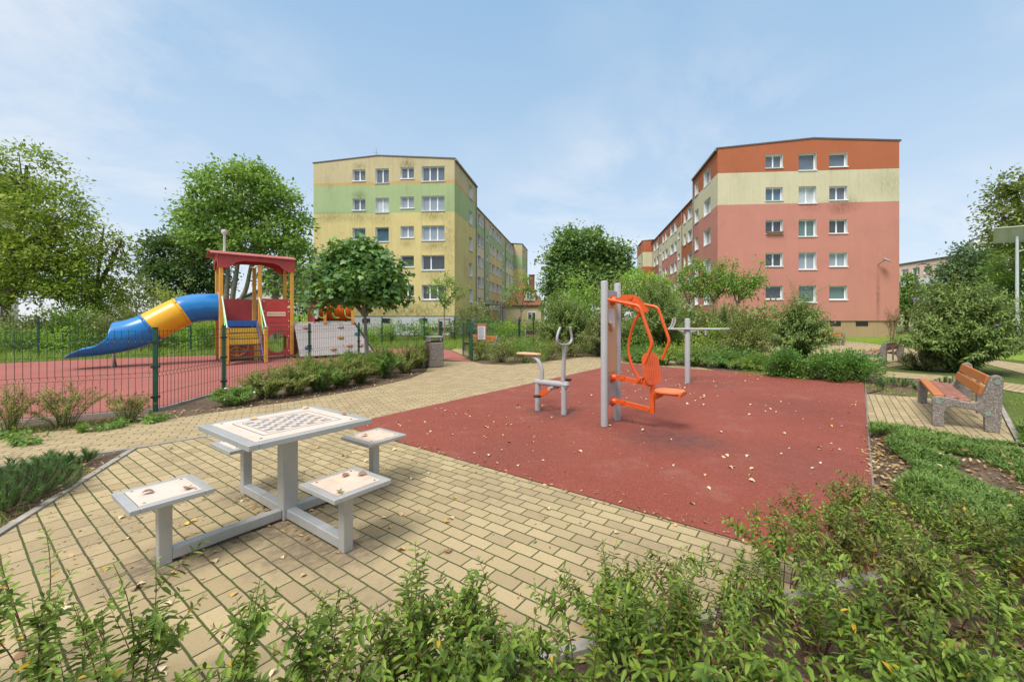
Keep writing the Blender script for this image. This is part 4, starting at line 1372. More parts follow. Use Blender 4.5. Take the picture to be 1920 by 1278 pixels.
a = MB(); a.tube(smoothpath([(.47, 0, 1.66), (.34, 0, 1.42), (.27, 0, 1.10), (.33, 0, .85), (.44, 0, .67)], 6), .021, 12); a.box((.45, 0, .665), (.08, .08, .07)); a.tube([(.45, -.06, .68), (.45, .06, .68)], .022, 10)
a.build('link_bar', M_ORANGE, cp, smooth=True)

# ================================================================ exercise bike
bk_c = ((-.196 + .235) / 2, (6.77 + 6.47) / 2)
eb = thing('exercise_bike', 'low grey outdoor exercise bike with tan saddle and horseshoe handlebar', 'gym machine', (bk_c[0], bk_c[1], .026), math.atan2(6.47 - 6.77, .235 + .196))
for x in (-.26, .26):
    k = MB(); k.cyl((x, 0), .047, 0, .49, 16); k.build('post', M_GREYPOST, eb, smooth=True)
k = MB(); k.tube([(-.28, 0, .47), (.30, 0, .47)], .05, 14); k.lathe((.30, 0, .47), [(.0, -.055), (.04, -.045), (.058, 0), (.04, .045), (0, .055)], 12); k.lathe((-.28, 0, .47), [(.0, -.055), (.04, -.045), (.058, 0), (.04, .045), (0, .055)], 12)
k.build('cross_beam', M_GREYPOST, eb, smooth=True)
k = MB(); k.tube(smoothpath([(-.17, 0, .48), (-.18, 0, .68), (-.25, 0, .82), (-.37, 0, .885), (-.50, 0, .90)], 6), .034, 12); k.build('seat_stem', M_GREYPOST, eb, smooth=True)
k = MB()
prof = [(-.25, -.02), (-.2, -.10), (-.06, -.115), (.1, -.075), (.22, -.04), (.25, 0), (.22, .04), (.1, .075), (-.06, .115), (-.2, .10), (-.25, .02)]
k.prism(prof, (-.44, 0, .915), (1, 0, 0), (0, 1, 0), (0, 0, 1), .028)
sd_ = k.build('saddle', paint('saddle_tan', (.66, .40, .20), .5, .1, 6), eb)
bv = sd_.modifiers.new('round', 'BEVEL'); bv.width = .008; bv.segments = 2
k = MB(); k.tube([(.24, 0, .48), (.255, 0, .80), (.275, 0, 1.09)], [.036, .033, .031], 12); k.build('handle_stem', M_GREYPOST, eb, smooth=True)
k = MB()
arc = [(.275, -.13, 1.385), (.275, -.20, 1.28), (.275, -.215, 1.19), (.275, -.15, 1.12), (.275, 0, 1.105), (.275, .15, 1.12), (.275, .215, 1.19), (.275, .20, 1.28), (.275, .165, 1.385)]
k.tube(smoothpath(arc, 5), .021, 12); ho = k.build('handlebar', M_GREYPOST, eb, smooth=True)
k = MB(); k.tube([(.05, -.12, .40), (.05, .12, .40)], .03, 10); k.build('crank_axle', M_GREYPOST, eb, smooth=True)
for sgn, dx, dz in ((-1, -.19, -.13), (1, .17, .12)):
    k = MB(); k.beam((.05, sgn * .1, .40), (.05 + dx, sgn * .1, .40 + dz), .035, .075)
    c_ = k.build('crank', M_ORANGE, eb)
    k = MB(); k.box((.05 + dx * 1.08, sgn * .16, .40 + dz * 1.05), (.10, .09, .035), bev=.008); k.build('pedal', M_BLACKR, c_)

# ================================================================ pull bar post
pb_c = G(1289, 719)
pb = thing('pull_bar_post', 'single grey post with horizontal pull bars, upturned prongs and hanging grips', 'gym machine', (pb_c[0], pb_c[1], .026), R(-12))
k = MB(); k.cyl((0, 0), .064, 0, 1.53, 20, bev=.02); k.build('post', M_GREYPOST, pb, smooth=True)
k = MB(); k.tube([(-.46, -.085, 1.275), (.72, -.085, 1.275)], .024, 10); k.tube([(-.40, .085, 1.275), (.98, .25, 1.275)], .024, 10)
k.beam((-.06, -.085, 1.275), (-.06, .085, 1.275), .05, .04); k.build('pull_bar', M_GREYPOST, pb, smooth=True)
k = MB()
for s in (-1, 1):
    k.prism([(s * .06, 1.25), (s * .24, 1.25), (s * .06, 1.17)], (0, -.004, 0), (1, 0, 0), (0, 0, 1), (0, 1, 0), .008)
k.build('gusset', M_GREYPOST, pb)
for dx, dy in ((-.44, -.085), (-.36, .16)):
    k = MB(); k.tube(smoothpath([(dx, dy, 1.275), (dx + .05, dy, 1.33), (dx + .09, dy, 1.43), (dx + .10, dy, 1.53)], 4), .022, 10); k.build('prong', M_GREYPOST, pb, smooth=True)
for dx, dy in ((.26, .10), (.44, .19)):
    k = MB(); k.tube([(dx, dy, 1.27), (dx, dy, 1.12)], .024, 10); g_ = k.build('grip', M_GREYPOST, pb, smooth=True)
    k = MB(); k.tube([(dx, dy, 1.12), (dx, dy, 1.075)], .027, 10); k.build('end_cap', M_BLACKR, g_, smooth=True)

# ================================================================ benches
def make_bench(label, loc, rz, slat, seatslat, group='concrete sided benches in the park', L_=2.0):
    """local x = along the bench, local -y = the side one sits down from"""
    t = thing('park_bench', label, 'bench', loc, rz, group)
    # side profile in (y, z): y grows towards the back
    prof = [(-.31, 0), (-.19, 0), (-.185, .22), (-.15, .275), (-.08, .30), (.10, .275), (.17, .25), (.205, .19), (.21, 0), (.345, 0),
            (.36, .10), (.385, .70), (.37, .755), (.325, .775), (.27, .75), (.245, .68), (.175, .43), (.14, .385), (.09, .372), (-.22, .425), (-.28, .42), (-.31, .385)]
    for s in (-1, 1):
        k = MB(); k.prism(prof, (s * L_ / 2 - .055, 0, 0), (0, 1, 0), (0, 0, 1), (1, 0, 0), .11)
        o = k.build('side_frame', M_AGG, t)
        bv = o.modifiers.new('round', 'BEVEL'); bv.width = .014; bv.segments = 2; bv.limit_method = 'ANGLE'
        bt = MB()
        for y, z in ((-.245, .35), (.235, .25), (.325, .68)):
            bt.tube([(s * (L_ / 2 + .05), y, z), (s * (L_ / 2 + .062), y, z)], .032, 12)
        bt.build('bolt_cap', paint('bolt_green_grey', (.22, .27, .22), .6, .2), o)
    for i, y in enumerate((-.235, -.10, .035)):
        k = MB(); k.box((0, y, .425 - i * .022), (L_ - .115, .122, .042), bev=.008)
        o = k.build('seat_slat', seatslat if i else slat, t); o.rotation_euler = (0, 0, 0)
    for i, z in enumerate((.53, .675)):
        k = MB(); k.box((0, 0, 0), (L_ - .115, .042, .132), bev=.008)
        o = k.build('back_slat', slat, t); o.location = (0, .195 + .055 * i, z + .01); o.rotation_euler = (R(-15), 0, 0)
    k = MB(); k.box((0, .30, .32), (.07, .035, .5)); k.build('back_brace', M_AGG, t)
    return t
brz = R(52)
make_bench('near park bench with orange back slats and pebbled concrete sides on the paver pad', (6.18 + .2, 6.60 - .155, .018), brz + math.pi, M_SLAT, M_SLATW)
make_bench('park bench with pinkish worn seat slats beside the purple flowered bush', (11.28, 13.76, .014), R(37) + math.pi, M_SLATW, M_SLATP)
make_bench('far red slatted bench on the path in front of the pink block', (16.2, 24.1, .014), R(-60), M_SLAT, M_SLATW)
a_ = G(863, 658); c_ = G(912, 664)
make_bench('bright orange bench behind the open playground gate', ((a_[0] + c_[0]) / 2 + .25, (a_[1] + c_[1]) / 2 + .3, .02), math.atan2(c_[1] - a_[1], c_[0] - a_[0]), M_SLAT, M_SLATW)
p_ = AT(1018, 597, 24.5)
make_bench('bench seen from behind with a dark top slat beyond the green posts', (p_[0], p_[1], .1), R(170), M_SLATD, M_SLAT)
p_ = AT(824, 597, 30)
make_bench('distant dark bench behind the mesh fence near the yellow block', (p_[0], p_[1], .15), R(172), M_SLATD, M_SLAT)

# ================================================================ litter bin
b0, b1 = G(803, 690), G(831, 688.5)
lb = thing('litter_bin', 'concrete and wood litter bin with a raised metal lid at the bend of the path', 'bin', ((b0[0] + b1[0]) / 2 - .12, (b0[1] + b1[1]) / 2 + .22, .014), R(34))
for y in (-.22, .22):
    k = MB(); k.box((0, y, .39), (.47, .10, .78), bev=.03); o = k.build('side_panel', M_AGG, lb)
    k = MB()
    for x in (-.12, .14):
        for z in (.28, .62):
            k.tube([(x, y - .05, z), (x, y - .064, z)], .022, 10)
    k.build('bolt', M_STEEL, o)
for s in (-1, 1):
    for i in range(4):
        k = MB(); k.box((s * .205, -.125 + .083 * i, .40), (.035, .075, .74), bev=.006); k.build('wood_slat', M_BINWOOD, lb)
k = MB(); k.box((0, 0, .79), (.36, .36, .06)); k.build('liner', M_DARK, lb)
k = MB()
for x in (-.17, .17):
    k.box((x, 0, .87), (.04, .32, .14))
k.build('lid_bracket', M_GREY, lb)
k = MB(); k.box((0, 0, .955), (.46, .44, .035), bev=.01); k.build('lid', paint('lid_grey', (.42, .40, .36), .5, .15), lb)

# ================================================================ solar lamp
sl = G(1907, 652)
so_ = thing('solar_street_lamp', 'tall pale lamp post carrying a tilted solar panel at the right edge', 'street lamp', (sl[0], sl[1], 0), 0)
k = MB(); k.tube([(0, 0, 0), (0, 0, 2.2), (0, 0, 5.9)], [.11, .075, .06], 14); k.box((0, 0, .05), (.4, .4, .1)); k.build('pole', paint('galvanised', (.50, .52, .54), .4, .08), so_, smooth=True)
k = MB(); k.box((0, 0, 0), (1.7, .95, .05), bev=.01); o = k.build('solar_panel', paint('panel_back', (.46, .47, .47), .5, .05), so_); o.location = (0, 0, 6.02); o.rotation_euler = (R(-50), R(3), R(-49))
f = MB()
for x in (-.82, -.28, .28, .82):
    f.box((x, 0, -.035), (.05, .95, .05))
for y in (-.46, .46):
    f.box((0, y, -.036), (1.7, .05, .05))
f.build('panel_frame', M_GREY, o)
k = MB(); k.tube([(0, 0, 5.05), (.5, -.1, 5.25), (1.3, -.2, 5.3)], .03, 8); k.build('lamp_arm', M_GREY, so_, smooth=True)
k = MB(); k.box((1.5, -.22, 5.3), (.5, .2, .07), bev=.02); k.build('lamp_head', M_GREY, so_)
sl2 = AT(1717, 597, 40)
s2 = thing('street_lamp', 'thin dark street lamp in front of the far apricot row', 'street lamp', (sl2[0], sl2[1], 0), 0)
k = MB(); k.tube([(0, 0, 0), (0, 0, 3.2), (0, 0, 6.4)], [.09, .06, .045], 10); k.tube(smoothpath([(0, 0, 6.4), (.15, 0, 6.75), (.6, 0, 6.95)], 4), .035, 8); k.build('pole', M_ROOFTRIM, s2, smooth=True)
k = MB(); k.box((.8, 0, 6.93), (.5, .2, .1), bev=.03); k.build('lamp_head', M_ROOFTRIM, s2)

# ================================================================ mesh fences
def fence(name, label, pts, H, post_at=None, step=2.5, wire=.005, gap=.08, group=None, z0=0.0, posts=None, capm=None):
    t = thing(name, label, 'fence', (pts[0][0], pts[0][1], z0), 0)
    o = Vector((pts[0][0], pts[0][1], 0))
    for a, b in zip(pts[:-1], pts[1:]):
        A = Vector((a[0], a[1], 0)) - o; B = Vector((b[0], b[1], 0)) - o
        d = (B - A); ln = d.length; d.normalize(); nrm = Vector((-d.y, d.x, 0))
        mb = MB()
        nv = int(ln / gap)
        zs = [.06, .22, .62, .98, H - .13, H - .02]
        for i in range(1, nv):
            p = A + d * (ln * i / nv)
            prev = None
            path = [p + Vector((0, 0, .05))]
            for z in (.62, H - .17):
                path += [p + Vector((0, 0, z - .03)), p + nrm * .025 + Vector((0, 0, z)), p + Vector((0, 0, z + .03))]
            path += [p + Vector((0, 0, H))]
            for u, v in zip(path[:-1], path[1:]):
                mb.beam(u, v, wire, wire, up=(d.x, d.y, 0))
        for z in (.07, .30, .585, .655, .95, H - .205, H - .135, H - .02):
            mb.beam(A + Vector((0, 0, z)), B + Vector((0, 0, z)), wire, wire)
        mb.build('mesh_panel', M_WIRE, t)
    for a in (posts or pts):
        p = Vector((a[0], a[1], 0)) - o
        k = MB(); k.box((p.x, p.y, H / 2 + .015), (.062, .062, H + .03), bev=.008, rz=.6); po = k.build('post', M_FGREEN, t)
        k = MB()
        for z in (.25, .75, H - .2):
            k.box((p.x, p.y, z), (.11, .075, .035), rz=.6)
            k.tube([(p.x, p.y - .06, z), (p.x, p.y - .07, z)], .012, 6)
        k.build('clamp', M_BLACKR, po)
        k = MB(); k.box((p.x, p.y, H + .035), (.066, .066, .02), rz=.6); k.build('cap', M_BLACKR, po)
    return t
e_ = (-6.54 - 1.23 * 3.2, 6.73 - .69 * 3.2)
mid_ = (-6.54 - 1.23 * 1.9, 6.73 - .69 * 1.9)
fence('mesh_fence', 'green mesh fence between the shrub bed and the slide, nearest the table', [e_, mid_, (-6.54, 6.73), (-6.76, 8.42), (-7.04, 11.9), (-6.70, 14.25), (-4.0, 15.05)], 1.36)
fence('mesh_fence', 'taller green mesh fence along the far side of the playground', [(-32, 8.6), (-24.5, 13.4), (-19.8, 15.7), (-16.2, 18.3), (-12.9, 20.9), (-9.7, 23.5), (-7.9, 25.6), (-6.4, 27.4), (-4.4, 27.6), (-2.0, 27.4)], 1.60)
fence('mesh_fence', 'short green mesh fence running back from the gate behind the shrubs', [(-2.84, 14.95), (-2.6, 19), (-1.70, 22.6), (-.90, 22.8), (-.09, 23)], 1.46, posts=[(-1.70, 22.6), (-.90, 22.8), (-.09, 23)])
gt = thing('playground_gate', 'open green gate seen nearly edge on beside the orange bench', 'gate', (-2.86, 14.85, .014), 0)
k = MB(); k.box((0, 0, .70), (.10, .10, 1.42), bev=.01); k.build('gate_post', M_FGREEN, gt)
g0 = Vector((-.06, .02, 0)); g1 = Vector((-.52, 1.02, 0))
k = MB()
for z in (.10, 1.36):
    k.beam(g0 + Vector((0, 0, z)), g1 + Vector((0, 0, z)), .04, .04)
for p in (g0, g1):
    k.beam(p + Vector((0, 0, .08)), p + Vector((0, 0, 1.38)), .04, .04)
lf = k.build('gate_frame', M_FGREEN, gt)
k = MB()
for i in range(1, 20):
    p = g0.lerp(g1, i / 20); k.beam(p + Vector((0, 0, .1)), p + Vector((0, 0, 1.36)), .005, .005)
for z in (.35, .65, .95, 1.2):
    k.beam(g0 + Vector((0, 0, z)), g1 + Vector((0, 0, z)), .005, .005)
k.build('mesh_infill', M_WIRE, lf)
k = MB(); k.box((-.08, -.05, .98), (.05, .06, .16)); k.build('lock_box', M_BLACKR, gt)
gp = thing('gate_post', 'lone green post behind the litter bin at the playground entrance', 'post', (-4.05, 15.1, .014), 0)
k = MB(); k.box((0, 0, .70), (.09, .09, 1.42), bev=.01); k.build('post', M_FGREEN, gp); k = MB(); k.box((0, 0, 1.42), (.1, .1, .03)); k.build('cap', M_BLACKR, gp)
sb = AT(903, 623, 15.6)
sg = thing('notice_board', 'small orange framed notice with a white sheet fixed beside the gate', 'sign', (sb[0], sb[1], 0), R(4))
k = MB(); k.box((0, 0, 1.02), (.37, .03, .66), bev=.006); k.build('backing', paint('notice_orange', (.42, .13, .07), .5, .1), sg)
k = MB(); k.box((0, -.018, 1.0), (.28, .006, .50)); sh = k.build('sheet', M_PAPER, sg)
k = MB()
for i in range(13):
    k.box((-.01, -.0225, 1.21 - i * .034), (.22 if i % 4 else .16, .002, .012 if i else .02))
k.build('print', M_INK, sh)
k = MB(); k.box((-.12, .02, .4), (.03, .03, .8)); k.box((.12, .02, .4), (.03, .03, .8)); k.build('support', M_FGREEN, sg)
# ================================================================ play train tower
PU = Vector((.713, .701, 0)); PANG = math.atan2(.701, .713)
pt = thing('play_tower', 'red and yellow wooden train play tower with a tube slide and a climbing wall', 'play tower', (-11.5, 14.2, .02), PANG)
# local x = along the train towards the right, local y = depth away from the viewer
DEP, LEN, DECK = 1.15, 2.14, 1.38
px_ = (0, 1.12, LEN)
for x in px_:
    for y in (0, DEP):
        k = MB(); k.box((x, y, 1.82), (.115, .115, 3.36), bev=.012); o = k.build('post', M_YPOST, pt)
        k = MB(); k.box((x, y, .07), (.06, .06, .14)); k.build('post_foot', M_STEEL, o)
# roof: shallow barrel over scalloped fascias
k = MB()
n = 10
rowA = []
for i in range(n + 1):
    y = -.22 + (DEP + .44) * i / n
    z = 3.80 + .16 * math.sin(math.pi * i / n)
    rowA.append((y, z))
for (y0, z0), (y1, z1) in zip(rowA[:-1], rowA[1:]):
    k.add([(-.30, y0, z0), (LEN + .10, y0, z0), (LEN + .10, y1, z1), (-.30, y1, z1), (-.30, y0, z0 - .03), (LEN + .10, y0, z0 - .03), (LEN + .10, y1, z1 - .03), (-.30, y1, z1 - .03)],
          [(0, 1, 2, 3), (7, 6, 5, 4), (0, 4, 5, 1), (2, 6, 7, 3), (0, 3, 7, 4), (1, 5, 6, 2)])
M_ROOFP = paint('play_roof', (.38, .10, .085), .5, .25, 3)
k.build('roof', M_ROOFP, pt)
fas = [(-.07, 3.32), (.16, 3.32), (.30, 3.40), (.42, 3.53), (.62, 3.60), (1.07, 3.61), (1.52, 3.60), (1.72, 3.53), (1.84, 3.40), (1.98, 3.32), (LEN + .07, 3.32), (LEN + .07, 3.79), (-.07, 3.79)]
for y in (-.085, DEP + .06):
    k = MB(); k.prism(fas, (0, y, 0), (1, 0, 0), (0, 0, 1), (0, 1, 0), .025); k.build('fascia', M_RED, pt)
fae = [(-.05, 3.32), (.08, 3.32), (.2, 3.5), (.4, 3.6), (.75, 3.6), (.95, 3.5), (1.07, 3.32), (DEP + .05, 3.32), (DEP + .05, 3.80), (.6, 3.90), (-.05, 3.80)]
for x in (-.095, LEN + .068):
    k = MB(); k.prism(fae, (x, 0, 0), (0, 1, 0), (0, 0, 1), (1, 0, 0), .025); k.build('fascia', M_RED, pt)
for x in (.36, LEN - .36):
    k = MB(); k.tube([(x, -.086, 3.66), (x, -.094, 3.66)], .06, 16); k.build('fascia_disc', M_ROOFP, pt)
k = MB(); k.lathe((.13, .35, 3.86), [(.046, 0), (.036, .35), (.034, .62), (.04, .64), (.085, .72), (.10, .78), (.088, .84), (.04, .86)], 16); k.build('chimney', M_CHIM, pt, smooth=True)
# deck and panels
k = MB(); k.box((LEN / 2, DEP / 2, DECK - .04), (LEN - .02, DEP - .02, .07)); k.build('deck', M_BLUE, pt)
k = MB(); k.box((.56, -.05, DECK - .03), (.96, .03, .21)); k.build('deck_edge_panel', M_BLUE, pt)
def holed_panel(x0, x1, z0, z1, cx, cz, r, y, t=.022):
    mb = MB(); seg = 28
    ring = []; out = []
    for i in range(seg):
        a = 2 * math.pi * i / seg
        c, s_ = math.cos(a), math.sin(a)
        ring.append((cx + r * c, cz + r * s_))
        k_ = min((x1 - cx) / c if c > 1e-6 else 1e9, (x0 - cx) / c if c < -1e-6 else 1e9, (z1 - cz) / s_ if s_ > 1e-6 else 1e9, (z0 - cz) / s_ if s_ < -1e-6 else 1e9)
        out.append((cx + k_ * c, cz + k_ * s_))
    corners = [(x1, z1), (x0, z1), (x0, z0), (x1, z0)]
    for yy, fl in ((y, 1), (y + t, 0)):
        for i in range(seg):
            j = (i + 1) % seg
            poly = [ring[i], out[i], out[j], ring[j]]
            for c in corners:
                a0 = math.atan2(out[i][1] - cz, out[i][0] - cx); a1 = math.atan2(out[j][1] - cz, out[j][0] - cx); ac = math.atan2(c[1] - cz, c[0] - cx)
                if a1 < a0: a1 += 2 * math.pi
                if ac < a0: ac += 2 * math.pi
                if a0 < ac < a1:
                    poly = [ring[i], out[i], c, out[j], ring[j]]
            vs_ = [(p[0], yy, p[1]) for p in poly]
            mb.add(vs_, [tuple(range(len(vs_)))])
    for i in range(seg):
        j = (i + 1) % seg
        mb.quad((ring[i][0], y, ring[i][1]), (ring[i][0], y + t, ring[i][1]), (ring[j][0], y + t, ring[j][1]), (ring[j][0], y, ring[j][1]))
    mb.quad((x0, y, z1), (x1, y, z1), (x1, y + t, z1), (x0, y + t, z1))
    mb.quad((x1, y, z0), (x1, y, z1), (x1, y + t, z1), (x1, y + t, z0)); mb.quad((x0, y, z1), (x0, y, z0), (x0, y + t, z0), (x0, y + t, z1))
    return mb
f_ = holed_panel(1.19, 2.075, .14, 1.36, 1.66, .62, .36, -.03).build('front_panel', M_RED, pt)
k = MB(); k.box((1.632, -.019, 1.82), (.885, .022, .90)); fu = k.build('front_panel', M_RED, pt)
def ring_line(cx, cz, r, w, y, a0, a1, n=40):
    mb = MB()
    for i in range(n):
        t0 = a0 + (a1 - a0) * i / n; t1 = a0 + (a1 - a0) * (i + 1) / n
        mb.quad((cx + r * math.cos(t0), y, cz + r * math.sin(t0)), (cx + (r + w) * math.cos(t0), y, cz + (r + w) * math.sin(t0)), (cx + (r + w) * math.cos(t1), y, cz + (r + w) * math.sin(t1)), (cx + r * math.cos(t1), y, cz + r * math.sin(t1)))
    return mb
GRV = paint('groove_pink', (.50, .16, .13), .6)
ring_line(1.66, .62, .40, .008, -.0315, 0, 2 * math.pi).build('panel_groove', GRV, f_)
ring_line(1.632, 1.80, .37, .010, -.0315, .15, math.pi - .15).build('panel_groove', GRV, fu)
k = MB(); k.box((1.632, -.037, 1.70), (.60, .012, .165), bev=.005); np_ = k.build('name_plate', M_CREAM, pt)
cu = bpy.data.curves.new('lettering', 'FONT'); cu.body = 'TREN MAX EXPRESS'; cu.size = .062; cu.align_x = 'CENTER'; cu.align_y = 'CENTER'; cu.extrude = .0008
cu.materials.append(paint('olive_ink', (.22, .15, .06), .7))
lt0 = link('lettering_curve', cu)
bpy.context.view_layer.update()
lme = bpy.data.meshes.new_from_object(lt0.evaluated_get(bpy.context.evaluated_depsgraph_get()))
bpy.data.objects.remove(lt0)
lt = link('lettering', lme, np_, (1.632, -.0442, 1.70), (R(90), 0, 0))
k = MB()
for x in (1.24, 2.03):
    for z in (.30, .86, 1.22, 1.44, 1.80, 2.18):
        k.tube([(x, -.031, z), (x, -.043, z)], .022, 8)
k.build('bolt', paint('bolt_pink', (.75, .6, .58), .4), pt)
for x0, x1 in ((.07, 1.05), (1.19, 2.07)):
    k = MB(); k.box(((x0 + x1) / 2, DEP, 1.85), (x1 - x0, .022, .84)); k.build('back_panel', M_RED, pt)
k = MB(); k.box((.56, DEP, .72), (.98, .022, 1.15)); k.build('back_panel', M_RED, pt)
k = MB(); k.box((.56, .10, .62), (.98, .022, .98)); wp = k.build('wheel_panel', M_RED, pt)
k = MB()
cxw, czw = .46, .52
for r in (.33,):
    pts = [(cxw + r * math.cos(2 * math.pi * i / 32), .075, czw + r * math.sin(2 * math.pi * i / 32)) for i in range(33)]
    k.tube(pts, .028, 8, cap=False)
for i in range(6):
    a = math.pi / 6 + i * math.pi / 3
    k.beam((cxw, .075, czw), (cxw + .32 * math.cos(a), .075, czw + .32 * math.sin(a)), .03, .05)
k.tube([(cxw, .05, czw), (cxw, .10, czw)], .07, 14)
k.build('wheel', paint('wheel_ochre', (.42, .24, .06), .5, .15), pt, smooth=True)
sp_ = MB(); sp_.add([(0, .06, .2), (0, 1.09, .2), (0, 1.09, 1.35), (0, .06, 1.35), (.02, .06, .2), (.02, 1.09, .2), (.02, 1.09, 1.35), (.02, .06, 1.35)], [(0, 1, 2, 3), (7, 6, 5, 4), (0, 3, 7, 4), (1, 5, 6, 2)])
sp_.build('end_panel', M_RED, pt)
k = MB(); k.tube([(-.05, DEP / 2, 1.93), (-.01, DEP / 2, 1.93)], .56, 28); k.build('slide_flange', paint('flange_pink', (.58, .26, .25), .5), pt, smooth=True)
# ladder steps at the front
SB = -1.36
for x in (.02, 1.08):
    k = MB(); k.box((x + (.0), SB, .61), (.105, .105, 1.20), bev=.01); o = k.build('stair_post', M_YPOST, pt)
    k = MB(); k.box((x, SB, 1.225), (.13, .13, .035), bev=.008); k.build('post_cap', paint('cap_blue', (.25, .5, .58), .5), o)
    k = MB(); k.beam((x + (.06 if x < .5 else -.06), SB + .05, .06), (x + (.06 if x < .5 else -.06), -.06, 1.34), .03, .17); k.build('stringer', paint('stringer_violet', (.12, .09, .28), .5, .1), pt)
    k = MB(); k.tube([(x, SB, 1.24), (x, -.09, 2.30)], .022, 10); k.build('handrail', M_MINT, pt, smooth=True)
    k = MB(); k.tube(smoothpath([(x + .02, -.09, 2.28), (x + .02, -.35, 1.75), (x + .02, -.8, 1.05), (x + .02, SB + .02, .75)], 4), .016, 8); k.build('handrail', M_LIME, pt, smooth=True)
for i in range(5):
    t_ = (i + .6) / 5.4
    y = SB + (-.10 - SB) * t_; z = .1 + 1.06 * t_
    k = MB(); k.box((.55, y, z), (.92, .17, .035)); k.build('step', paint('tread_dark', (.09, .065, .05), .7, .2), pt)
    if i >= 2:
        k = MB(); k.box((.55, y + .07, z + .115), (.90, .022, .17)); k.build('riser', M_YELLOW, pt)
k = MB(); k.box((.92, -.55, .30), (.09, .09, .55)); k.build('stair_prop', M_YPOST, pt)
# tube slide, runs along -x
SY = DEP / 2
ctr = [(0.0, 1.93), (.35, 1.93), (.7, 1.88), (1.0, 1.77), (1.4, 1.50), (1.77, 1.23), (2.1, 1.06), (2.4, .96), (2.7, .895), (3.0, .86), (3.3, .84), (3.65, .80)]
def interp(tab, s):
    for (a, va), (b, vb) in zip(tab[:-1], tab[1:]):
        if s <= b:
            return va + (vb - va) * (s - a) / (b - a)
    return tab[-1][1]
cp_ = smoothpath([(s, 0, z) for s, z in ctr], 6)
wall_h = [(0, 9), (2.12, 9), (2.22, 1.02), (2.5, 1.0), (2.58, .84), (2.66, .64), (2.78, .45), (3.0, .29), (3.28, .24), (3.5, .14), (3.65, .03)]
def slide_section(s0, s1, full, mat_, nm, par):
    mb = MB(); seg = 26; rows = []
    P_ = [p for p in cp_ if s0 - .02 <= p.x <= s1 + .02]
    # densify ends
    for i, p in enumerate(P_):
        j = cp_.index(p)
        d = (cp_[min(j + 1, len(cp_) - 1)] - cp_[max(j - 1, 0)]).normalized()
        nrm = Vector((-d.z, 0, d.x))
        r = .475
        if full: ph = math.pi
        else:
            h = min(interp(wall_h, p.x), 2 * r)
            ph = math.acos(max(-1, 1 - h / r))
        row = []
        for q in range(seg + 1):
            a = -ph + 2 * ph * q / seg
            v = p + Vector((0, 1, 0)) * (r * math.sin(a)) - nrm * (r * math.cos(a))
            row.append((-v.x, SY + v.y, v.z))
        rows.append(row)
    vs_ = [v for r_ in rows for v in r_]
    fs = []
    for i in range(len(rows) - 1):
        for q in range(seg):
            fs.append((i * (seg + 1) + q, i * (seg + 1) + q + 1, (i + 1) * (seg + 1) + q + 1, (i + 1) * (seg + 1) + q))
    mb.add(vs_, fs)
    o = mb.build(nm, mat_, par, smooth=True)
    md = o.modifiers.new('thickness', 'SOLIDIFY'); md.thickness = .022; md.offset = 0
    return o
ts = link('tube_slide', None, pt)
slide_section(0, 1.02, True, M_TUBEB, 'tube_section', ts)
slide_section(1.0, 1.80, True, M_TUBEY, 'tube_section', ts)
slide_section(1.77, 3.66, False, M_TUBEB, 'slide_chute', ts)
for s_, m_ in ((1.0, M_TUBEY), (1.78, M_TUBEB)):
    j = min(range(len(cp_)), key=lambda i: abs(cp_[i].x - s_))
    d = (cp_[j + 1] - cp_[j - 1]).normalized(); c_ = cp_[j]
    k = MB(); A = c_ - d * .035; B = c_ + d * .035
    k.tube([(-A.x, SY, A.z), (-B.x, SY, B.z)], .502, 28, cap=False)
    fo_ = k.build('flange_ring', m_, ts, smooth=True)
    md = fo_.modifiers.new('thickness', 'SOLIDIFY'); md.thickness = .02
    k = MB()
    nrm = Vector((-d.z, 0, d.x))
    for q in range(10):
        a = 2 * math.pi * q / 10 + .2
        v = c_ + Vector((0, 1, 0)) * (.515 * math.sin(a)) - nrm * (.515 * math.cos(a))
        k.lathe((-v.x, SY + v.y, v.z), [(.0, -.02), (.02, -.012), (.022, .0), (.02, .012), (0, .02)], 8)
    k.build('flange_bolt', M_STEEL, ts)
k = MB()
k.tube([(-2.62, SY - .04, 0), (-2.60, SY - .04, .46)], .035, 10); k.tube([(-2.55, SY + .2, 0), (-2.60, SY + .1, .46)], .03, 10); k.build('slide_support', M_STEEL, ts, smooth=True)
# climbing wall wing
k = MB()
WL = [(2.24, -.80, .10), (4.95, -.80, .10), (4.42, .02, 1.36), (2.22, .02, 1.36)]
nn = (Vector(WL[1]) - Vector(WL[0])).cross(Vector(WL[3]) - Vector(WL[0])).normalized()
fr = [Vector(p) for p in WL]; bkp = [p - nn * .05 for p in fr]
k.add(fr + bkp, [(0, 1, 2, 3), (7, 6, 5, 4), (0, 4, 5, 1), (1, 5, 6, 2), (2, 6, 7, 3), (3, 7, 4, 0)])
cw = k.build('climbing_wall', M_WALLGREY, pt)
k = MB(); k.beam(fr[1] + Vector((.02, 0, 0)), fr[2] + Vector((.02, 0, 0)), .05, .06); k.beam(fr[0] - Vector((0, .0, .03)), fr[1] - Vector((0, 0, .03)), .05, .05); k.build('wall_edge', M_BLACKR, cw)
def wpos(u, v):
    a = fr[0].lerp(fr[1], u); b = fr[3].lerp(fr[2], u)
    return a.lerp(b, v)
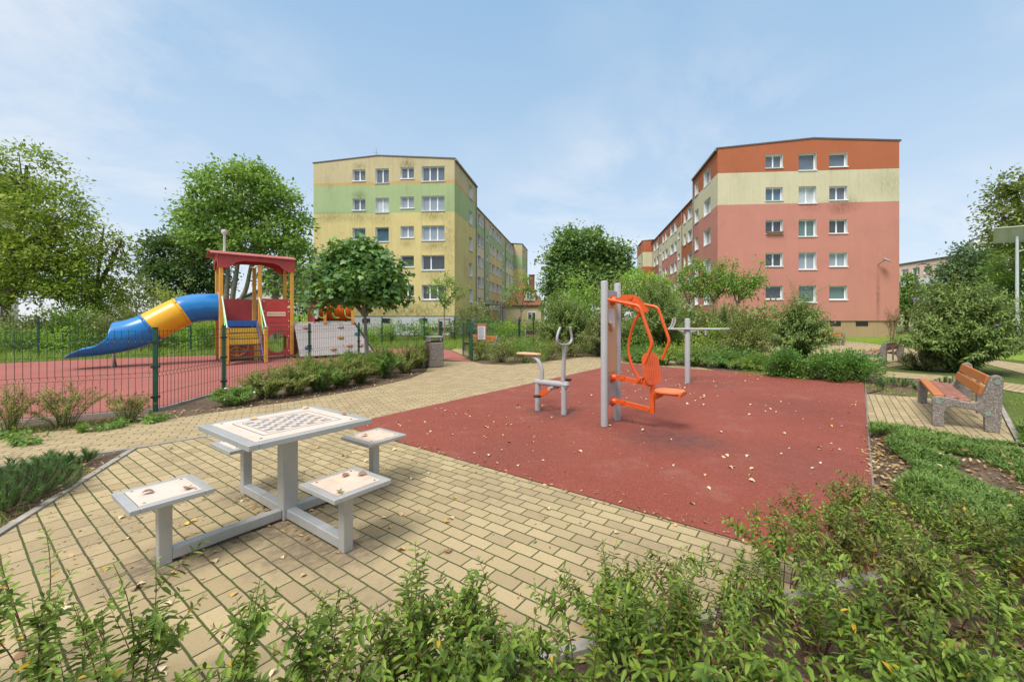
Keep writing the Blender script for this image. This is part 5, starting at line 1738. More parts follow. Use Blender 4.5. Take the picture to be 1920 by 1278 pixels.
for u, v, col in ((.16, .86, (.5, .3, .22)), (.12, .24, (.06, .1, .2)), (.72, .86, (.42, .36, .33)), (.63, .52, (.45, .30, .06)), (.45, .17, (.5, .3, .25)), (.70, .26, (.5, .3, .25)), (.93, .62, (.05, .17, .15)), (.86, .25, (.5, .3, .22))):
    p = wpos(u, v)
    k = MB(); k.lathe((0, 0, 0), [(.02, -.01), (.10, 0), (.10, .035), (.055, .075), (.025, .06), (.01, .06)], 12)
    h_ = k.build('climbing_hold', paint('hold_%d' % int(col[0] * 100 + col[2] * 1000), col, .6, .2), cw, smooth=True, loc=p + nn * .004, rot=nn.to_track_quat('Z', 'Y').to_euler())
    h_.scale = (1.2, .8, 1)
k = MB(); k.box((3.35, .45, 1.37), (2.3, .86, .05)); k.build('side_deck', paint('deck_pale', (.55, .52, .5), .6), pt)
k = MB(); k.box((3.35, .9, .7), (2.3, .03, 1.3)); k.build('back_panel', M_RED, pt)
for x in (3.30, 4.38):
    for y in (.0, .9):
        k = MB(); k.box((x, y, 1.95), (.10, .10, 1.25), bev=.01); k.build('rail_post', M_YPOST, pt)
k = MB()
prof = []
nrg = 24
pts = []; rs = []
for i in range(nrg * 4 + 1):
    pts.append((2.95 + 1.5 * i / (nrg * 4), .45, 1.80)); rs.append(.36 + .025 * math.cos(2 * math.pi * i / 4))
k.tube(pts, rs, 22, cap=False)
tn = k.build('crawl_tunnel', M_TUNNEL, pt, smooth=True)
k = MB(); k.box((2.92, .45, 1.72), (.03, .9, .75)); k.build('tunnel_panel', M_RED, pt)
k = MB(); k.lathe((0, 0, 0), [(.01, 0), (.18, 0), (.18, .012), (.01, .012)], 20); o = k.build('tunnel_window', M_PAPER, pt, loc=(2.98, -.02, 1.78), rot=(R(90), 0, 0)); o.scale = (.5, 1.5, 1)
for x in (3.02, 3.58, 4.05):
    k = MB(); k.tube(smoothpath([(x, -.03, 2.3), (x, -.06, 1.75), (x + .10, -.06, 1.58), (x + .24, -.06, 1.56)], 5), .02, 8); k.build('grab_rail', M_LIME, pt, smooth=True)
for x in (2.32, 2.55, 2.8):
    k = MB(); k.tube(smoothpath([(x, .9, 2.45), (x, .9, 1.75), (x - .05, .85, 1.62), (x - .15, .8, 1.6)], 5), .018, 8); k.build('grab_rail', M_LIME, pt, smooth=True)
k = MB(); k.tube([(2.2, .95, 2.46), (3.4, .95, 2.46)], .02, 8); k.tube([(2.2, .95, 2.30), (3.4, .95, 2.30)], .02, 8); k.build('grab_rail', M_LIME, pt, smooth=True)
# ---------------------------------------------------------------- leaf materials
F_ASH = foliage('ash_leaf', [(.0, (.042, .078, .012)), (.3, (.088, .142, .018)), (.6, (.145, .195, .022)), (.82, (.24, .26, .032)), (1, (.36, .29, .034))], .35, clump=.45)
F_DARK = foliage('dark_leaf', [(.0, (.010, .028, .010)), (.5, (.028, .062, .018)), (.8, (.05, .095, .025)), (1, (.085, .13, .035))], .2, clump=.6)
F_MID = foliage('mid_leaf', [(.0, (.030, .065, .014)), (.4, (.065, .125, .024)), (.75, (.11, .19, .038)), (1, (.17, .25, .06))], .35, clump=.5)
F_BIG = foliage('crown_leaf', [(.0, (.045, .090, .020)), (.4, (.092, .165, .032)), (.75, (.15, .24, .05)), (1, (.23, .31, .08))], .35, clump=.5)
F_LIGHT = foliage('light_leaf', [(.0, (.07, .14, .022)), (.5, (.14, .24, .035)), (1, (.24, .34, .07))], .4, clump=.8)
F_LIME = foliage('lime_leaf', [(.0, (.16, .24, .02)), (.5, (.26, .36, .03)), (1, (.38, .44, .06))], .4, clump=1)
F_OLIVE = foliage('olive_leaf', [(.0, (.045, .058, .018)), (.45, (.095, .11, .036)), (.8, (.16, .165, .06)), (1, (.24, .21, .10))], .25, clump=1.2)
F_MAPLE = foliage('maple_leaf', [(.0, (.014, .044, .011)), (.45, (.042, .098, .022)), (.78, (.085, .158, .034)), (.92, (.14, .23, .035)), (1, (.22, .30, .05))], .2, .38, clump=1.6, spec=.4)
F_CHERRY = foliage('cherry_leaf', [(.0, (.045, .09, .018)), (.5, (.095, .17, .03)), (.85, (.15, .23, .042)), (1, (.23, .24, .05))], .35, clump=1.2)
F_HYP = foliage('hypericum_leaf', [(.0, (.022, .044, .006)), (.35, (.050, .086, .011)), (.7, (.098, .142, .018)), (.9, (.16, .20, .03)), (1, (.22, .24, .05))], .16, .45, clump=3, spec=.28)
F_HYPTIP = foliage('hypericum_tip', [(.0, (.15, .25, .04)), (.5, (.22, .34, .06)), (1, (.32, .42, .10))], .3, .4, clump=3, gain=1.15)
F_HYPBR = foliage('hypericum_bronze', [(.0, (.040, .052, .010)), (.5, (.085, .095, .018)), (1, (.14, .15, .04))], .25, .42, clump=3, gain=1.9)
F_YEL = foliage('autumn_yellow', [(.0, (.45, .26, .02)), (1, (.62, .42, .04))], .25, gain=1)
F_SPI = foliage('spirea_leaf', [(.0, (.05, .075, .018)), (.4, (.105, .13, .03)), (.75, (.17, .185, .05)), (1, (.25, .17, .08))], .3, clump=2)
F_BOX = foliage('box_leaf', [(.0, (.018, .055, .012)), (.45, (.05, .115, .022)), (.8, (.10, .19, .035)), (1, (.17, .27, .05))], .25, clump=2)
F_BUD = foliage('buddleia_leaf', [(.0, (.040, .070, .020)), (.4, (.09, .135, .036)), (.75, (.14, .185, .050)), (1, (.22, .24, .09))], .25, clump=1)
F_SEED = foliage('seed_head', [(.0, (.09, .055, .03)), (1, (.22, .14, .08))], .1, gain=1)
F_GRASS = foliage('grass_blade', [(.0, (.065, .11, .018)), (.5, (.13, .19, .03)), (.8, (.19, .24, .05)), (1, (.30, .28, .11))], .35, clump=.7)
F_JUN = foliage('juniper_needle', [(.0, (.022, .046, .010)), (.4, (.050, .092, .018)), (.75, (.088, .138, .028)), (1, (.14, .18, .042))], .15, .55, clump=2.2)
F_PINE = foliage('pine_needle', [(.0, (.014, .045, .016)), (.5, (.035, .085, .026)), (.85, (.07, .14, .035)), (1, (.13, .19, .05))], .15, .5, clump=3)
F_DRY = foliage('dry_leaf', [(.0, (.12, .06, .03)), (.35, (.28, .16, .07)), (.65, (.46, .32, .15)), (.88, (.60, .47, .27)), (1, (.60, .32, .04))], .1, .6, gain=1)
F_PURP = paint('purple_bloom', (.24, .14, .33), .7, .3, 30)
F_WHITEF = paint('white_bloom', (.75, .74, .66), .7, .1)

def PXB(Y, *bl, deep=.85):
    return [blob_px(*b, Y, deep) if len(b) == 4 else blob_px(b[0], b[1], b[2], b[3], Y, deep, b[4]) for b in bl]

def limb(Y, *pts, dy=0.0):
    return [AT(p[0], p[1], Y + (p[2] if len(p) > 2 else 0) + dy) for p in pts]

def base(px, Y):
    return ((px - CX) * Y / F, Y)

def root(px, Y):
    return ((px - CX) * Y / F, Y, -.05)

# ================================================================ big trees on the left
make_tree('ash_tree', 'tall yellowing ash tree filling the left edge behind the fence', 'tree', base(10, 22),
          PXB(22, (40, 400, 95, 75), (20, 495, 110, 62), (105, 470, 60, 72), (50, 325, 62, 45), (-60, 420, 120, 130), (95, 390, 45, 50), (120, 520, 50, 40), (70, 545, 70, 30), (10, 300, 35, 25), (75, 300, 22, 18)),
          [[root(10, 22)] + limb(22, (12, 560), (25, 480), (45, 380), (50, 310)), limb(22, (12, 560), (60, 500), (100, 430)), limb(22, (12, 570), (-30, 480), (-60, 380))],
          F_ASH, nclump=450, nleaf=54, spread=.64, size=.23, asp=.42, seed=3, trunk_r=.22, nlimb=60, flat=.5)
make_tree('ash_tree', 'smaller thin crowned ash tree beside the tall yellowing one', 'tree', base(178, 25),
          PXB(25, (185, 445, 40, 32), (195, 505, 52, 42), (150, 535, 45, 42), (222, 470, 22, 22), (205, 560, 55, 28), (165, 420, 22, 14), (240, 505, 14, 18)),
          [[root(178, 25)] + limb(25, (180, 560), (188, 480), (195, 425)), limb(25, (182, 540), (215, 480), (228, 450)), limb(25, (181, 550), (150, 500), (140, 470))],
          F_ASH, nclump=120, nleaf=40, spread=.55, size=.22, asp=.42, seed=4, trunk_r=.12, nlimb=44, flat=.5)
make_tree('dark_tree', 'dense dark green tree left of the play tower', 'tree', base(345, 34),
          PXB(34, (325, 478, 48, 40), (350, 525, 60, 42), (296, 465, 26, 24), (385, 505, 38, 55), (310, 520, 38, 36), (360, 455, 34, 26)),
          [[root(345, 34)] + limb(34, (345, 560), (340, 500), (335, 450)), limb(34, (345, 560), (375, 510), (385, 460))],
          F_DARK, nclump=210, nleaf=60, spread=.75, size=.28, asp=.6, seed=5, trunk_r=.3, nlimb=30)
make_tree('broadleaf_tree', 'large many stemmed green tree rising behind the play tower roof', 'tree', base(435, 29),
          PXB(29, (450, 365, 82, 48), (398, 418, 58, 52), (500, 415, 62, 55), (548, 440, 34, 62), (450, 450, 80, 40), (380, 395, 40, 36), (560, 500, 26, 60), (525, 520, 34, 30), (470, 328, 40, 20), (420, 350, 40, 28), (355, 425, 22, 24), (520, 370, 34, 26), (575, 420, 10, 20)),
          [[root(425, 29)] + limb(29, (424, 570), (427, 500), (420, 430), (410, 360)), [root(432, 29)] + limb(29, (436, 560), (445, 500), (450, 420), (455, 340)),
           [root(446, 29)] + limb(29, (448, 575), (462, 540), (475, 480), (500, 400)), [root(512, 29.5)] + limb(29.5, (514, 570), (520, 510), (530, 450), (545, 390)), limb(29, (515, 560), (535, 500), (560, 430))],
          F_BIG, nclump=400, nleaf=60, spread=.62, size=.25, asp=.6, seed=6, trunk_r=.2, nlimb=70, bark=BARK_PALE)
# ================================================================ ball headed maple in the shrub bed
mb_ = G(688, 696)
make_tree('maple_tree', 'young ball headed maple on a thin straight trunk in the shrub bed', 'tree', mb_,
          PXB(12.0, (644, 512, 46, 42), (694, 502, 46, 42), (668, 482, 44, 28), (708, 535, 36, 28), (634, 542, 38, 20), (672, 545, 62, 18), (612, 528, 18, 30), (732, 518, 14, 34), (690, 545, 40, 22, -.55), (660, 540, 40, 22, -.6), (690, 515, 36, 30, -.5), (668, 455, 16, 10), (602, 498, 12, 14), (748, 555, 14, 12), (592, 568, 16, 12), (705, 460, 12, 10), deep=1.0),
          [[(mb_[0], mb_[1], -.03)] + limb(mb_[1], (687, 640), (684, 590), (681, 555, .15)), limb(mb_[1], (685, 590), (715, 540), (725, 510)), limb(mb_[1], (685, 590), (640, 545), (615, 520)),
           [(mb_[0] - .1, mb_[1], 1.7), (mb_[0] + .2, mb_[1] - .6, 2.3), (mb_[0] + .3, mb_[1] - .8, 2.7)], [(mb_[0] - .1, mb_[1], 1.7), (mb_[0] - .2, mb_[1] + .6, 2.3), (mb_[0] - .3, mb_[1] + .8, 2.7)]],
          F_MAPLE, nclump=360, nleaf=24, spread=.30, size=.155, asp=1.0, tpl='maple', seed=8, trunk_r=.065, nlimb=60, shell=.45, droop=.75, bark=BARK_PALE)

# ================================================================ centre and right trees
make_tree('lime_tree', 'large dark green spreading tree between the two blocks', 'tree', base(1100, 46),
          PXB(46, (1095, 465, 52, 38), (1062, 500, 42, 42), (1140, 495, 45, 42), (1100, 530, 80, 42), (1045, 555, 34, 30), (1160, 540, 32, 40), (1118, 445, 20, 20), (1070, 450, 22, 20), (1160, 470, 16, 20)),
          [[root(1100, 46)] + limb(46, (1100, 560), (1098, 500), (1095, 440)), limb(46, (1100, 560), (1135, 510), (1145, 470)), limb(46, (1100, 560), (1065, 510), (1055, 480))],
          F_DARK if False else foliage('lime_tree_leaf', [(.0, (.026, .060, .020)), (.45, (.062, .118, .034)), (.8, (.115, .175, .052)), (1, (.20, .24, .08))], .28, clump=.35),
          nclump=420, nleaf=60, spread=.95, size=.40, asp=.6, seed=9, trunk_r=.35, nlimb=30)
make_tree('young_tree', 'pale green young tree standing in front of the large dark one', 'tree', base(1083, 25),
          PXB(25, (1085, 560, 20, 26), (1068, 540, 9, 18), (1083, 528, 8, 14), (1105, 545, 10, 18), (1075, 575, 22, 18), (1118, 560, 10, 12)),
          [[root(1083, 25)] + limb(25, (1083, 600), (1084, 560), (1083, 522)), limb(25, (1083, 590), (1068, 550), (1060, 525)), limb(25, (1083, 590), (1103, 550), (1116, 530))],
          F_LIGHT, nclump=60, nleaf=30, spread=.3, size=.17, seed=10, trunk_r=.05, nlimb=20)
make_tree('young_tree', 'young green tree with loose crown left of the three staked ones', 'tree', base(1215, 27),
          PXB(27, (1200, 530, 32, 26), (1230, 545, 30, 30), (1185, 550, 22, 22), (1250, 560, 22, 26), (1212, 515, 16, 12)),
          [[root(1215, 27)] + limb(27, (1215, 600), (1212, 560), (1205, 515)), limb(27, (1215, 590), (1238, 550), (1245, 525))],
          F_LIGHT, nclump=80, nleaf=36, spread=.4, size=.19, seed=11, trunk_r=.06, nlimb=24)
def staked(label, px, Y, blobs, limbs_, seed, n=60, leafmat=F_CHERRY, size=.13, stake=True, rail=595):
    t = make_tree('young_tree', label, 'tree', base(px, Y), PXB(Y, *blobs, deep=1.0), [[root(px, Y)] + limb(Y, *limbs_[0])] + [limb(Y, *l) for l in limbs_[1:]], leafmat,
                  nclump=int(n * 1.25), nleaf=28, spread=.22, size=size * 1.1, asp=.45, seed=seed, trunk_r=.045, nlimb=30, flat=.9, droop=.4)
    return t
def stake_frame(label, px, Y, h):
    b = base(px, Y)
    t = thing('tree_stake', label, 'tree stake', (b[0], b[1], 0), .3, 'wooden stakes round the young trees')
    m_ = paint('stake_wood', (.30, .20, .12), .85, .2)
    pts = [(.42 * math.cos(a), .42 * math.sin(a)) for a in (.5, 2.6, 4.7)]
    for x, y in pts:
        k = MB(); k.tube([(x, y, 0), (x, y, h)], .035, 8); k.build('stake', m_, t)
    for i in range(3):
        a, b2 = pts[i], pts[(i + 1) % 3]
        k = MB(); k.beam((a[0], a[1], h - .06), (b2[0], b2[1], h - .06), .03, .08); k.build('rail', m_, t)
    return t
staked('young tree with an open crown before the yellow gable', 833, 27, [(838, 545, 20, 24), (815, 535, 16, 12), (855, 545, 16, 14), (835, 525, 10, 12), (828, 570, 10, 10)],
       [[(833, 600), (833, 570), (836, 535), (838, 515)], [(833, 575), (815, 545), (802, 530)], [(833, 572), (852, 548), (866, 535)]], 12, 46)
stake_frame('wooden stakes around the young tree before the yellow gable', 833, 27, 1.55)
staked('forked young tree in front of the far end of the yellow block', 976, 31, [(955, 545, 14, 20), (975, 535, 16, 22), (992, 550, 16, 18), (962, 565, 14, 12), (985, 525, 8, 12)],
       [[(976, 605), (976, 580), (962, 550), (955, 525)], [(976, 580), (985, 550), (992, 525)], [(977, 585), (995, 562), (1004, 556)]], 13, 46)
staked('staked young tree left of three before the pink block', 1292, 22.5, [(1300, 520, 26, 26), (1290, 545, 20, 16), (1318, 535, 20, 22), (1280, 520, 12, 20), (1305, 495, 14, 12)],
       [[(1292, 610), (1292, 575), (1297, 530), (1300, 495)], [(1292, 570), (1315, 535), (1325, 510)], [(1292, 570), (1278, 535), (1272, 515)]], 14, 70)
stake_frame('wooden stakes around the left tree before the pink block', 1292, 22.5, 1.95)
staked('staked young tree in the middle of three before the pink block', 1338, 22, [(1345, 520, 26, 24), (1335, 545, 24, 18), (1365, 530, 20, 20), (1350, 497, 12, 12)],
       [[(1338, 610), (1338, 570), (1345, 530), (1350, 490)], [(1338, 565), (1362, 535), (1372, 510)], [(1338, 565), (1322, 535), (1318, 520)]], 15, 70)
stake_frame('wooden stakes around the middle tree before the pink block', 1338, 22, 1.95)
staked('young tree with long upswept branches right of three before the pink block', 1383, 21, [(1392, 535, 18, 18), (1410, 525, 12, 14), (1428, 505, 8, 20), (1372, 525, 12, 18), (1400, 548, 14, 10), (1378, 500, 6, 12), (1420, 530, 14, 8)],
       [[(1383, 610), (1383, 570), (1392, 535), (1395, 505)], [(1383, 570), (1410, 535), (1430, 490)], [(1383, 572), (1372, 535), (1375, 492)], [(1385, 565), (1420, 535), (1440, 525)]], 16, 70)
make_tree('birch_tree', 'tall tree leaning in from the right edge above the solar lamp', 'tree', base(1935, 27),
          PXB(27, (1905, 345, 42, 24), (1925, 380, 60, 34), (1890, 415, 42, 32), (1950, 440, 70, 50), (1905, 440, 40, 24), (1885, 345, 22, 10), (1925, 335, 26, 18)),
          [[root(1935, 27)] + limb(27, (1940, 560), (1935, 470), (1925, 390), (1915, 330)), limb(27, (1938, 480), (1905, 430), (1875, 400)), limb(27, (1936, 440), (1905, 370), (1875, 345))],
          foliage('bronze_green_leaf', [(.0, (.035, .058, .014)), (.5, (.085, .115, .026)), (.85, (.14, .16, .04)), (1, (.2, .17, .05))], .3, clump=.5), nclump=170, nleaf=42, spread=.55, size=.26, asp=.5, seed=17, trunk_r=.2, nlimb=40)
make_tree('dark_tree', 'rounded dark tree in front of the far apricot row', 'tree', base(1820, 40),
          PXB(40, (1820, 500, 46, 34), (1795, 525, 40, 34), (1850, 515, 40, 40), (1815, 475, 26, 14), (1775, 540, 22, 22), (1840, 550, 50, 36), (1862, 480, 14, 20)),
          [[root(1820, 40)] + limb(40, (1820, 580), (1820, 530), (1822, 480)), limb(40, (1820, 570), (1790, 530), (1785, 510))],
          foliage('blue_green_leaf', [(.0, (.016, .040, .020)), (.5, (.04, .078, .034)), (.85, (.085, .125, .05)), (1, (.14, .16, .06))], .2, clump=.45), nclump=190, nleaf=48, spread=.85, size=.33, asp=.5, seed=18, trunk_r=.3, nlimb=26)
make_tree('broadleaf_tree', 'yellow green tree below the solar panel at the right edge', 'tree', base(1905, 31),
          PXB(31, (1900, 500, 38, 42), (1880, 540, 34, 44), (1930, 530, 46, 60), (1895, 580, 40, 36)),
          [[root(1905, 31)] + limb(31, (1905, 590), (1903, 530), (1900, 470))], F_MID, nclump=130, nleaf=42, spread=.6, size=.26, seed=19, trunk_r=.18, nlimb=24)
make_tree('broadleaf_tree', 'narrow green tree hugging the right corner of the pink block', 'tree', base(1700, 45),
          PXB(45, (1700, 545, 16, 42), (1712, 565, 20, 38), (1690, 580, 16, 30)), [[root(1700, 45)] + limb(45, (1700, 590), (1701, 540), (1702, 510))], F_MID, nclump=70, nleaf=42, spread=.7, size=.32, seed=20, trunk_r=.2, nlimb=12)

# ================================================================ shrubs behind the playground
def px_mound(name, label, cat, px, py_base, Y, rx_px, h_px, mat_, n, size, seed, group=None, ry=None, **kw):
    k = Y / F
    return mound(name, label, cat, ((px - CX) * k, Y), rx_px * k, (ry or rx_px * .8) * k, h_px * k + max(0, 0), mat_, n, size, group=group, seed=seed, **kw)
px_mound('round_bush', 'broad olive green bush behind the fence left of the slide top', 'bush', 240, 640, 19.5, 66, 92, F_OLIVE, 4600, .11, 30)
px_mound('round_bush', 'yellow green bush above the blue slide tube', 'bush', 333, 640, 24, 42, 112, F_LIME if False else foliage('yellow_green_leaf', [(0, (.10, .14, .03)), (.5, (.19, .23, .05)), (1, (.30, .31, .10))], .35), 3600, .12, 31, spiky=.15)
px_mound('round_bush', 'mid green bush at the far left behind the fence', 'bush', 45, 640, 20, 72, 84, F_OLIVE, 3800, .12, 32)
px_mound('round_bush', 'fresh green bush left of the broad olive one', 'bush', 135, 640, 20.5, 48, 92, F_MID, 3600, .13, 33)
px_mound('round_bush', 'tall dull bush filling the gap behind the broad olive one', 'bush', 255, 640, 29, 60, 140, foliage('dull_leaf', [(0, (.05, .065, .02)), (.5, (.11, .125, .035)), (1, (.19, .18, .06))], .3), 3800, .17, 34)
px_mound('round_bush', 'dark bush between the ash trees and the olive bush', 'bush', 170, 640, 27, 50, 110, F_MID, 3200, .16, 35)
for i, (px, Y, r, h, m_) in enumerate(((-40, 17.6, 50, 58, F_LIGHT), (40, 17.8, 46, 50, F_MID), (100, 18.1, 36, 44, F_LIGHT), (165, 18.6, 44, 48, F_MID), (232, 19.2, 40, 44, F_LIGHT), (300, 19.8, 44, 50, F_MID), (352, 20.3, 40, 48, F_LIGHT))):
    px_mound('hedge_shrub', 'low green shrub in the loose hedge line behind the slide', 'shrub', px, 640, Y, r, h, m_, 1700, .10, 40 + i, 'hedge shrubs behind the slide')
px_mound('round_bush', 'bright leafy bush under the yellow slide tube', 'bush', 392, 660, 19.5, 40, 80, F_LIGHT, 2600, .11, 50, spiky=.2)
px_mound('round_bush', 'lime coloured bush beside the green rails of the play tower', 'bush', 562, 640, 24, 34, 66, F_LIME, 2200, .11, 51)
px_mound('round_bush', 'dark bush behind the lime one at the play tower', 'bush', 575, 640, 30, 46, 120, F_DARK, 2600, .17, 52)
px_mound('round_bush', 'rounded grey green bush at the corner of the yellow block', 'bush', 893, 625, 30, 40, 78, F_OLIVE, 3600, .13, 53, spiky=.1)
px_mound('round_bush', 'bright lime low bush right of the grey green one', 'bush', 960, 625, 31, 22, 38, F_LIME, 1500, .11, 54)
px_mound('round_bush', 'dark low bush under the small red roofed house', 'bush', 1003, 625, 33, 16, 40, F_DARK, 900, .12, 55)
stem_plant('sapling', 'thin bright sapling against the white plinth of the yellow block', 'plant', base(735, 25), 1.7, .8, 9, .20, F_LIGHT, STEM_GREEN, seed=56, gap=.08, asp=.6, start=.2)
# meadow plants near the back fence
for i, (px, Y, r, h) in enumerate(((720, 26, 30, 36), (765, 27, 34, 40), (800, 27.5, 26, 34), (850, 28, 30, 40), (905, 27, 34, 46), (940, 24, 26, 44), (985, 30, 26, 40), (1060, 30, 30, 44), (690, 25, 26, 34))):
    px_mound('weedy_shrub', 'soft weedy clump in the rough grass before the yellow block', 'shrub', px, 640, Y, r, h, [F_GRASS, F_MID, F_LIGHT][i % 3], 1300, .11, 60 + i, 'weedy clumps along the back fence', spiky=.3)
# ================================================================ bushes in the middle distance
def wild(label, px, Y, rad_px, top_px, seed, mat_=F_BUD, n=46, leaf=.12, flower=0, **kw):
    k = Y / F; n = int(n * 1.5); leaf *= 1.2
    H = EYE + (CY - top_px) * k
    return stem_plant('butterfly_bush' if flower or mat_ is F_BUD else 'arching_bush', label, 'bush', base(px, Y), H * 1.12, rad_px * k, n, leaf, mat_, STEM_BROWN, seed=seed, r0=.18, asp=.30, gap=kw.pop('gap', .075),
                      start=.06, arch=kw.pop('arch', .34), upright=1.15, stem_r=.008, side=kw.pop('side', 6), tpl='diamond', droop=.35, skirt=.6, flowermat=F_PURP if flower else None, nflower=flower, flower=(.028, .16), shrink=.5, **kw)
wild('big tawny bush behind the exercise bike', 1062, 18.5, 62, 540, 70, F_BUD, 80, .13)
wild('grey green bush left of the chest press', 1130, 16.5, 50, 575, 71, F_OLIVE, 60, .11)
wild('tall feathery bush behind the orange press arms', 1235, 18.5, 60, 520, 72, F_BUD, 80, .13)
wild('dark bush low behind the chest press panel', 1188, 17.2, 40, 590, 73, F_MID, 50, .12)
wild('yellowish open bush right of the pull bar post', 1395, 14.6, 56, 585, 74, F_SPI, 56, .09, arch=.2)
wild('wispy bush with reddish tips before the pink wall', 1365, 18, 40, 560, 75, F_BUD, 40, .11)
wild('round flowering bush in front of the middle of the pink block', 1500, 16.2, 66, 548, 76, F_BUD, 110, .13, arch=.36)
bu = wild('large butterfly bush with purple flower spikes beside the benches', 1800, 11.7, 98, 518, 77, F_BUD, 130, .14, flower=16, arch=.40, gap=.06)
wild('low grey bush at the foot of the bench with pinkish seat', 1728, 12.2, 36, 648, 78, F_OLIVE, 50, .08, gap=.05)
wild('reddish twiggy bush beside the corner of the pink block', 1672, 26, 20, 552, 79, F_SEED, 7, .10)
for i, (lb, px, Y, r, h, m_) in enumerate((('broad light green bush behind the big tawny one', 1085, 22, 66, 100, F_MID), ('tall rounded bush filling the gap left of the chest press', 1150, 23, 56, 118, F_SPI), ('green bush behind the feathery one at the orange arms', 1225, 24, 56, 112, F_MID), ('bushy mass right of the feathery bush below the young trees', 1285, 21.5, 44, 80, F_BUD), ('olive bush in front of the corner of the pink block', 1345, 19.5, 46, 78, F_OLIVE), ('bush below the upswept young tree', 1420, 19, 44, 88, F_BUD), ('green bush left of the dark benches beyond the fence', 1048, 31, 36, 84, F_MID))):
    px_mound('round_bush', lb, 'bush', px, 640, Y, r, h, m_, 3800, .15, 170 + i, spiky=.2)
px_mound('round_bush', 'dark bush under the pull bar post arms', 'bush', 1262, 640, 20, 40, 60, F_MID, 2000, .10, 80)
px_mound('round_bush', 'low green bush behind the pull bar post', 'bush', 1330, 640, 17.5, 44, 48, F_GRASS, 1800, .10, 81, spiky=.3)
px_mound('box_shrub', 'left of two clipped looking bright green shrubs at the far edge of the red rubber', 'shrub', 1472, 705, 10.7, 44, 56, F_BOX, 6500, .06, 82)
px_mound('box_shrub', 'right and wider of two bright green shrubs at the far edge of the red rubber', 'shrub', 1583, 712, 10.15, 68, 62, F_BOX, 9000, .06, 83)
# arching cotoneaster and day lilies along the far edge of the rubber
for i, (px, py, r, h) in enumerate(((1195, 682, 34, 30), (1245, 687, 36, 36), (1300, 690, 34, 34), (1352, 692, 36, 34), (1405, 697, 30, 28))):
    Y = G(px, py)[1] + .35
    stem_plant('arching_shrub', 'low arching green shrub along the far edge of the red rubber', 'shrub', base(px, Y), h * Y / F * 1.5, r * Y / F * 1.4, 80, .085, [F_BOX, F_GRASS, F_MID][i % 3], STEM_GREEN, 'low arching shrubs along the rubber', seed=90 + i,
               r0=.12, asp=.28, gap=.035, arch=.75, upright=1.4, stem_r=.004, tpl='diamond')
for i, (px, py, r, h) in enumerate(((1180, 678, 30, 26), (1222, 684, 34, 32), (1272, 686, 34, 34), (1325, 689, 34, 36), (1378, 693, 34, 38), (1424, 698, 26, 34), (1290, 676, 34, 32), (1350, 680, 36, 34))):
    Y = G(px, py)[1] + .3
    mound('low_shrub', 'low leafy green shrub packed along the far edge of the red rubber', 'shrub', base(px, Y), r * Y / F * 1.2, r * Y / F * .9, h * Y / F, [F_BOX, F_MID, F_GRASS, F_BUD][i % 4], 1500, .075, asp=.34, group='packed low shrubs along the rubber', seed=180 + i, spiky=.35)
# shrubs right of the gate, in front of the centre bed
for i, (px, py, r, h) in enumerate(((905, 676, 26, 34), (940, 681, 30, 38), (985, 681, 32, 40), (1030, 676, 30, 40), (1072, 670, 30, 36), (1105, 664, 26, 34), (960, 668, 30, 34), (1015, 662, 32, 36), (1055, 655, 30, 34), (1120, 655, 30, 36))):
    Y = G(px, py)[1] + .3
    mound('potentilla_shrub', 'olive green low shrub in the bed right of the playground gate', 'shrub', base(px, Y), r * Y / F * 1.25, r * Y / F * 1.1, h * Y / F * 1.05, [F_SPI, F_OLIVE, F_MID][i % 3], 2200, .055, group='low shrubs right of the gate', seed=100 + i, spiky=.25)
# shrubs in the bed along the mesh fence
for i, (px, py, r, h) in enumerate(((440, 765, 36, 36), (500, 752, 44, 58), (552, 745, 44, 66), (600, 738, 40, 54), (640, 730, 36, 56), (676, 722, 32, 48), (722, 712, 34, 58), (760, 702, 32, 54), (785, 692, 24, 46), (655, 712, 34, 56), (700, 705, 34, 52), (580, 725, 40, 58))):
    Y = G(px, py)[1] + .25
    stem_plant('spirea_shrub', ['olive spirea bush with rusty flower heads in the bed by the mesh fence', 'small low bush with white blooms at the end of the bed by the near fence'][1 if i in (0, 8) else 0] if i else 'small white flowered bush at the near end of the fence bed', 'shrub', base(px, Y), h * Y / F * 1.12, r * Y / F * 1.15, 54, .052, F_SPI if i % 3 else F_MID, STEM_BROWN, 'spirea bushes along the fence bed', seed=120 + i,
               r0=.12, asp=.36, gap=.018, arch=.2, stem_r=.003, start=.08, tpl='diamond', side=4, flowermat=F_WHITEF if i in (0, 8) else F_SEED, nflower=10, flower=(.022, .03))
for i, (px, py, r, h, lb) in enumerate(((18, 816, 58, 96, 'sparse reddish spirea at the left edge before the mesh fence'), (122, 806, 62, 88, 'rusty leaved spirea second from the left before the mesh fence'), (238, 795, 38, 60, 'compact spirea between the rusty one and the nearest fence post'))):
    Y = G(px, py)[1] + .12
    stem_plant('spirea_shrub', lb, 'shrub', base(px, Y), h * Y / F * 1.05, r * Y / F, 30 if i < 2 else 26, .042, F_SPI, STEM_BROWN, seed=140 + i, r0=.10, asp=.34, gap=.018, arch=.1, stem_r=.0035, start=.15, tpl='diamond', side=4,
               flowermat=F_SEED, nflower=14, flower=(.014, .016), tipmat=foliage('rusty_leaf', [(0, (.13, .085, .03)), (.5, (.20, .15, .05)), (1, (.26, .14, .07))], .25), tip=.72)
for i, (px, py) in enumerate(((30, 838), (150, 815), (205, 806), (275, 795), (8, 826))):
    b_ = G(px, py)
    stem_plant('leafy_weed', 'small fresh green weed at the edge of the left path', 'plant', (b_[0], b_[1] + .1), .16, .18, 9, .09, F_MID, STEM_GREEN, 'weeds at the path edge', seed=150 + i, gap=.03, asp=.45, start=.1)

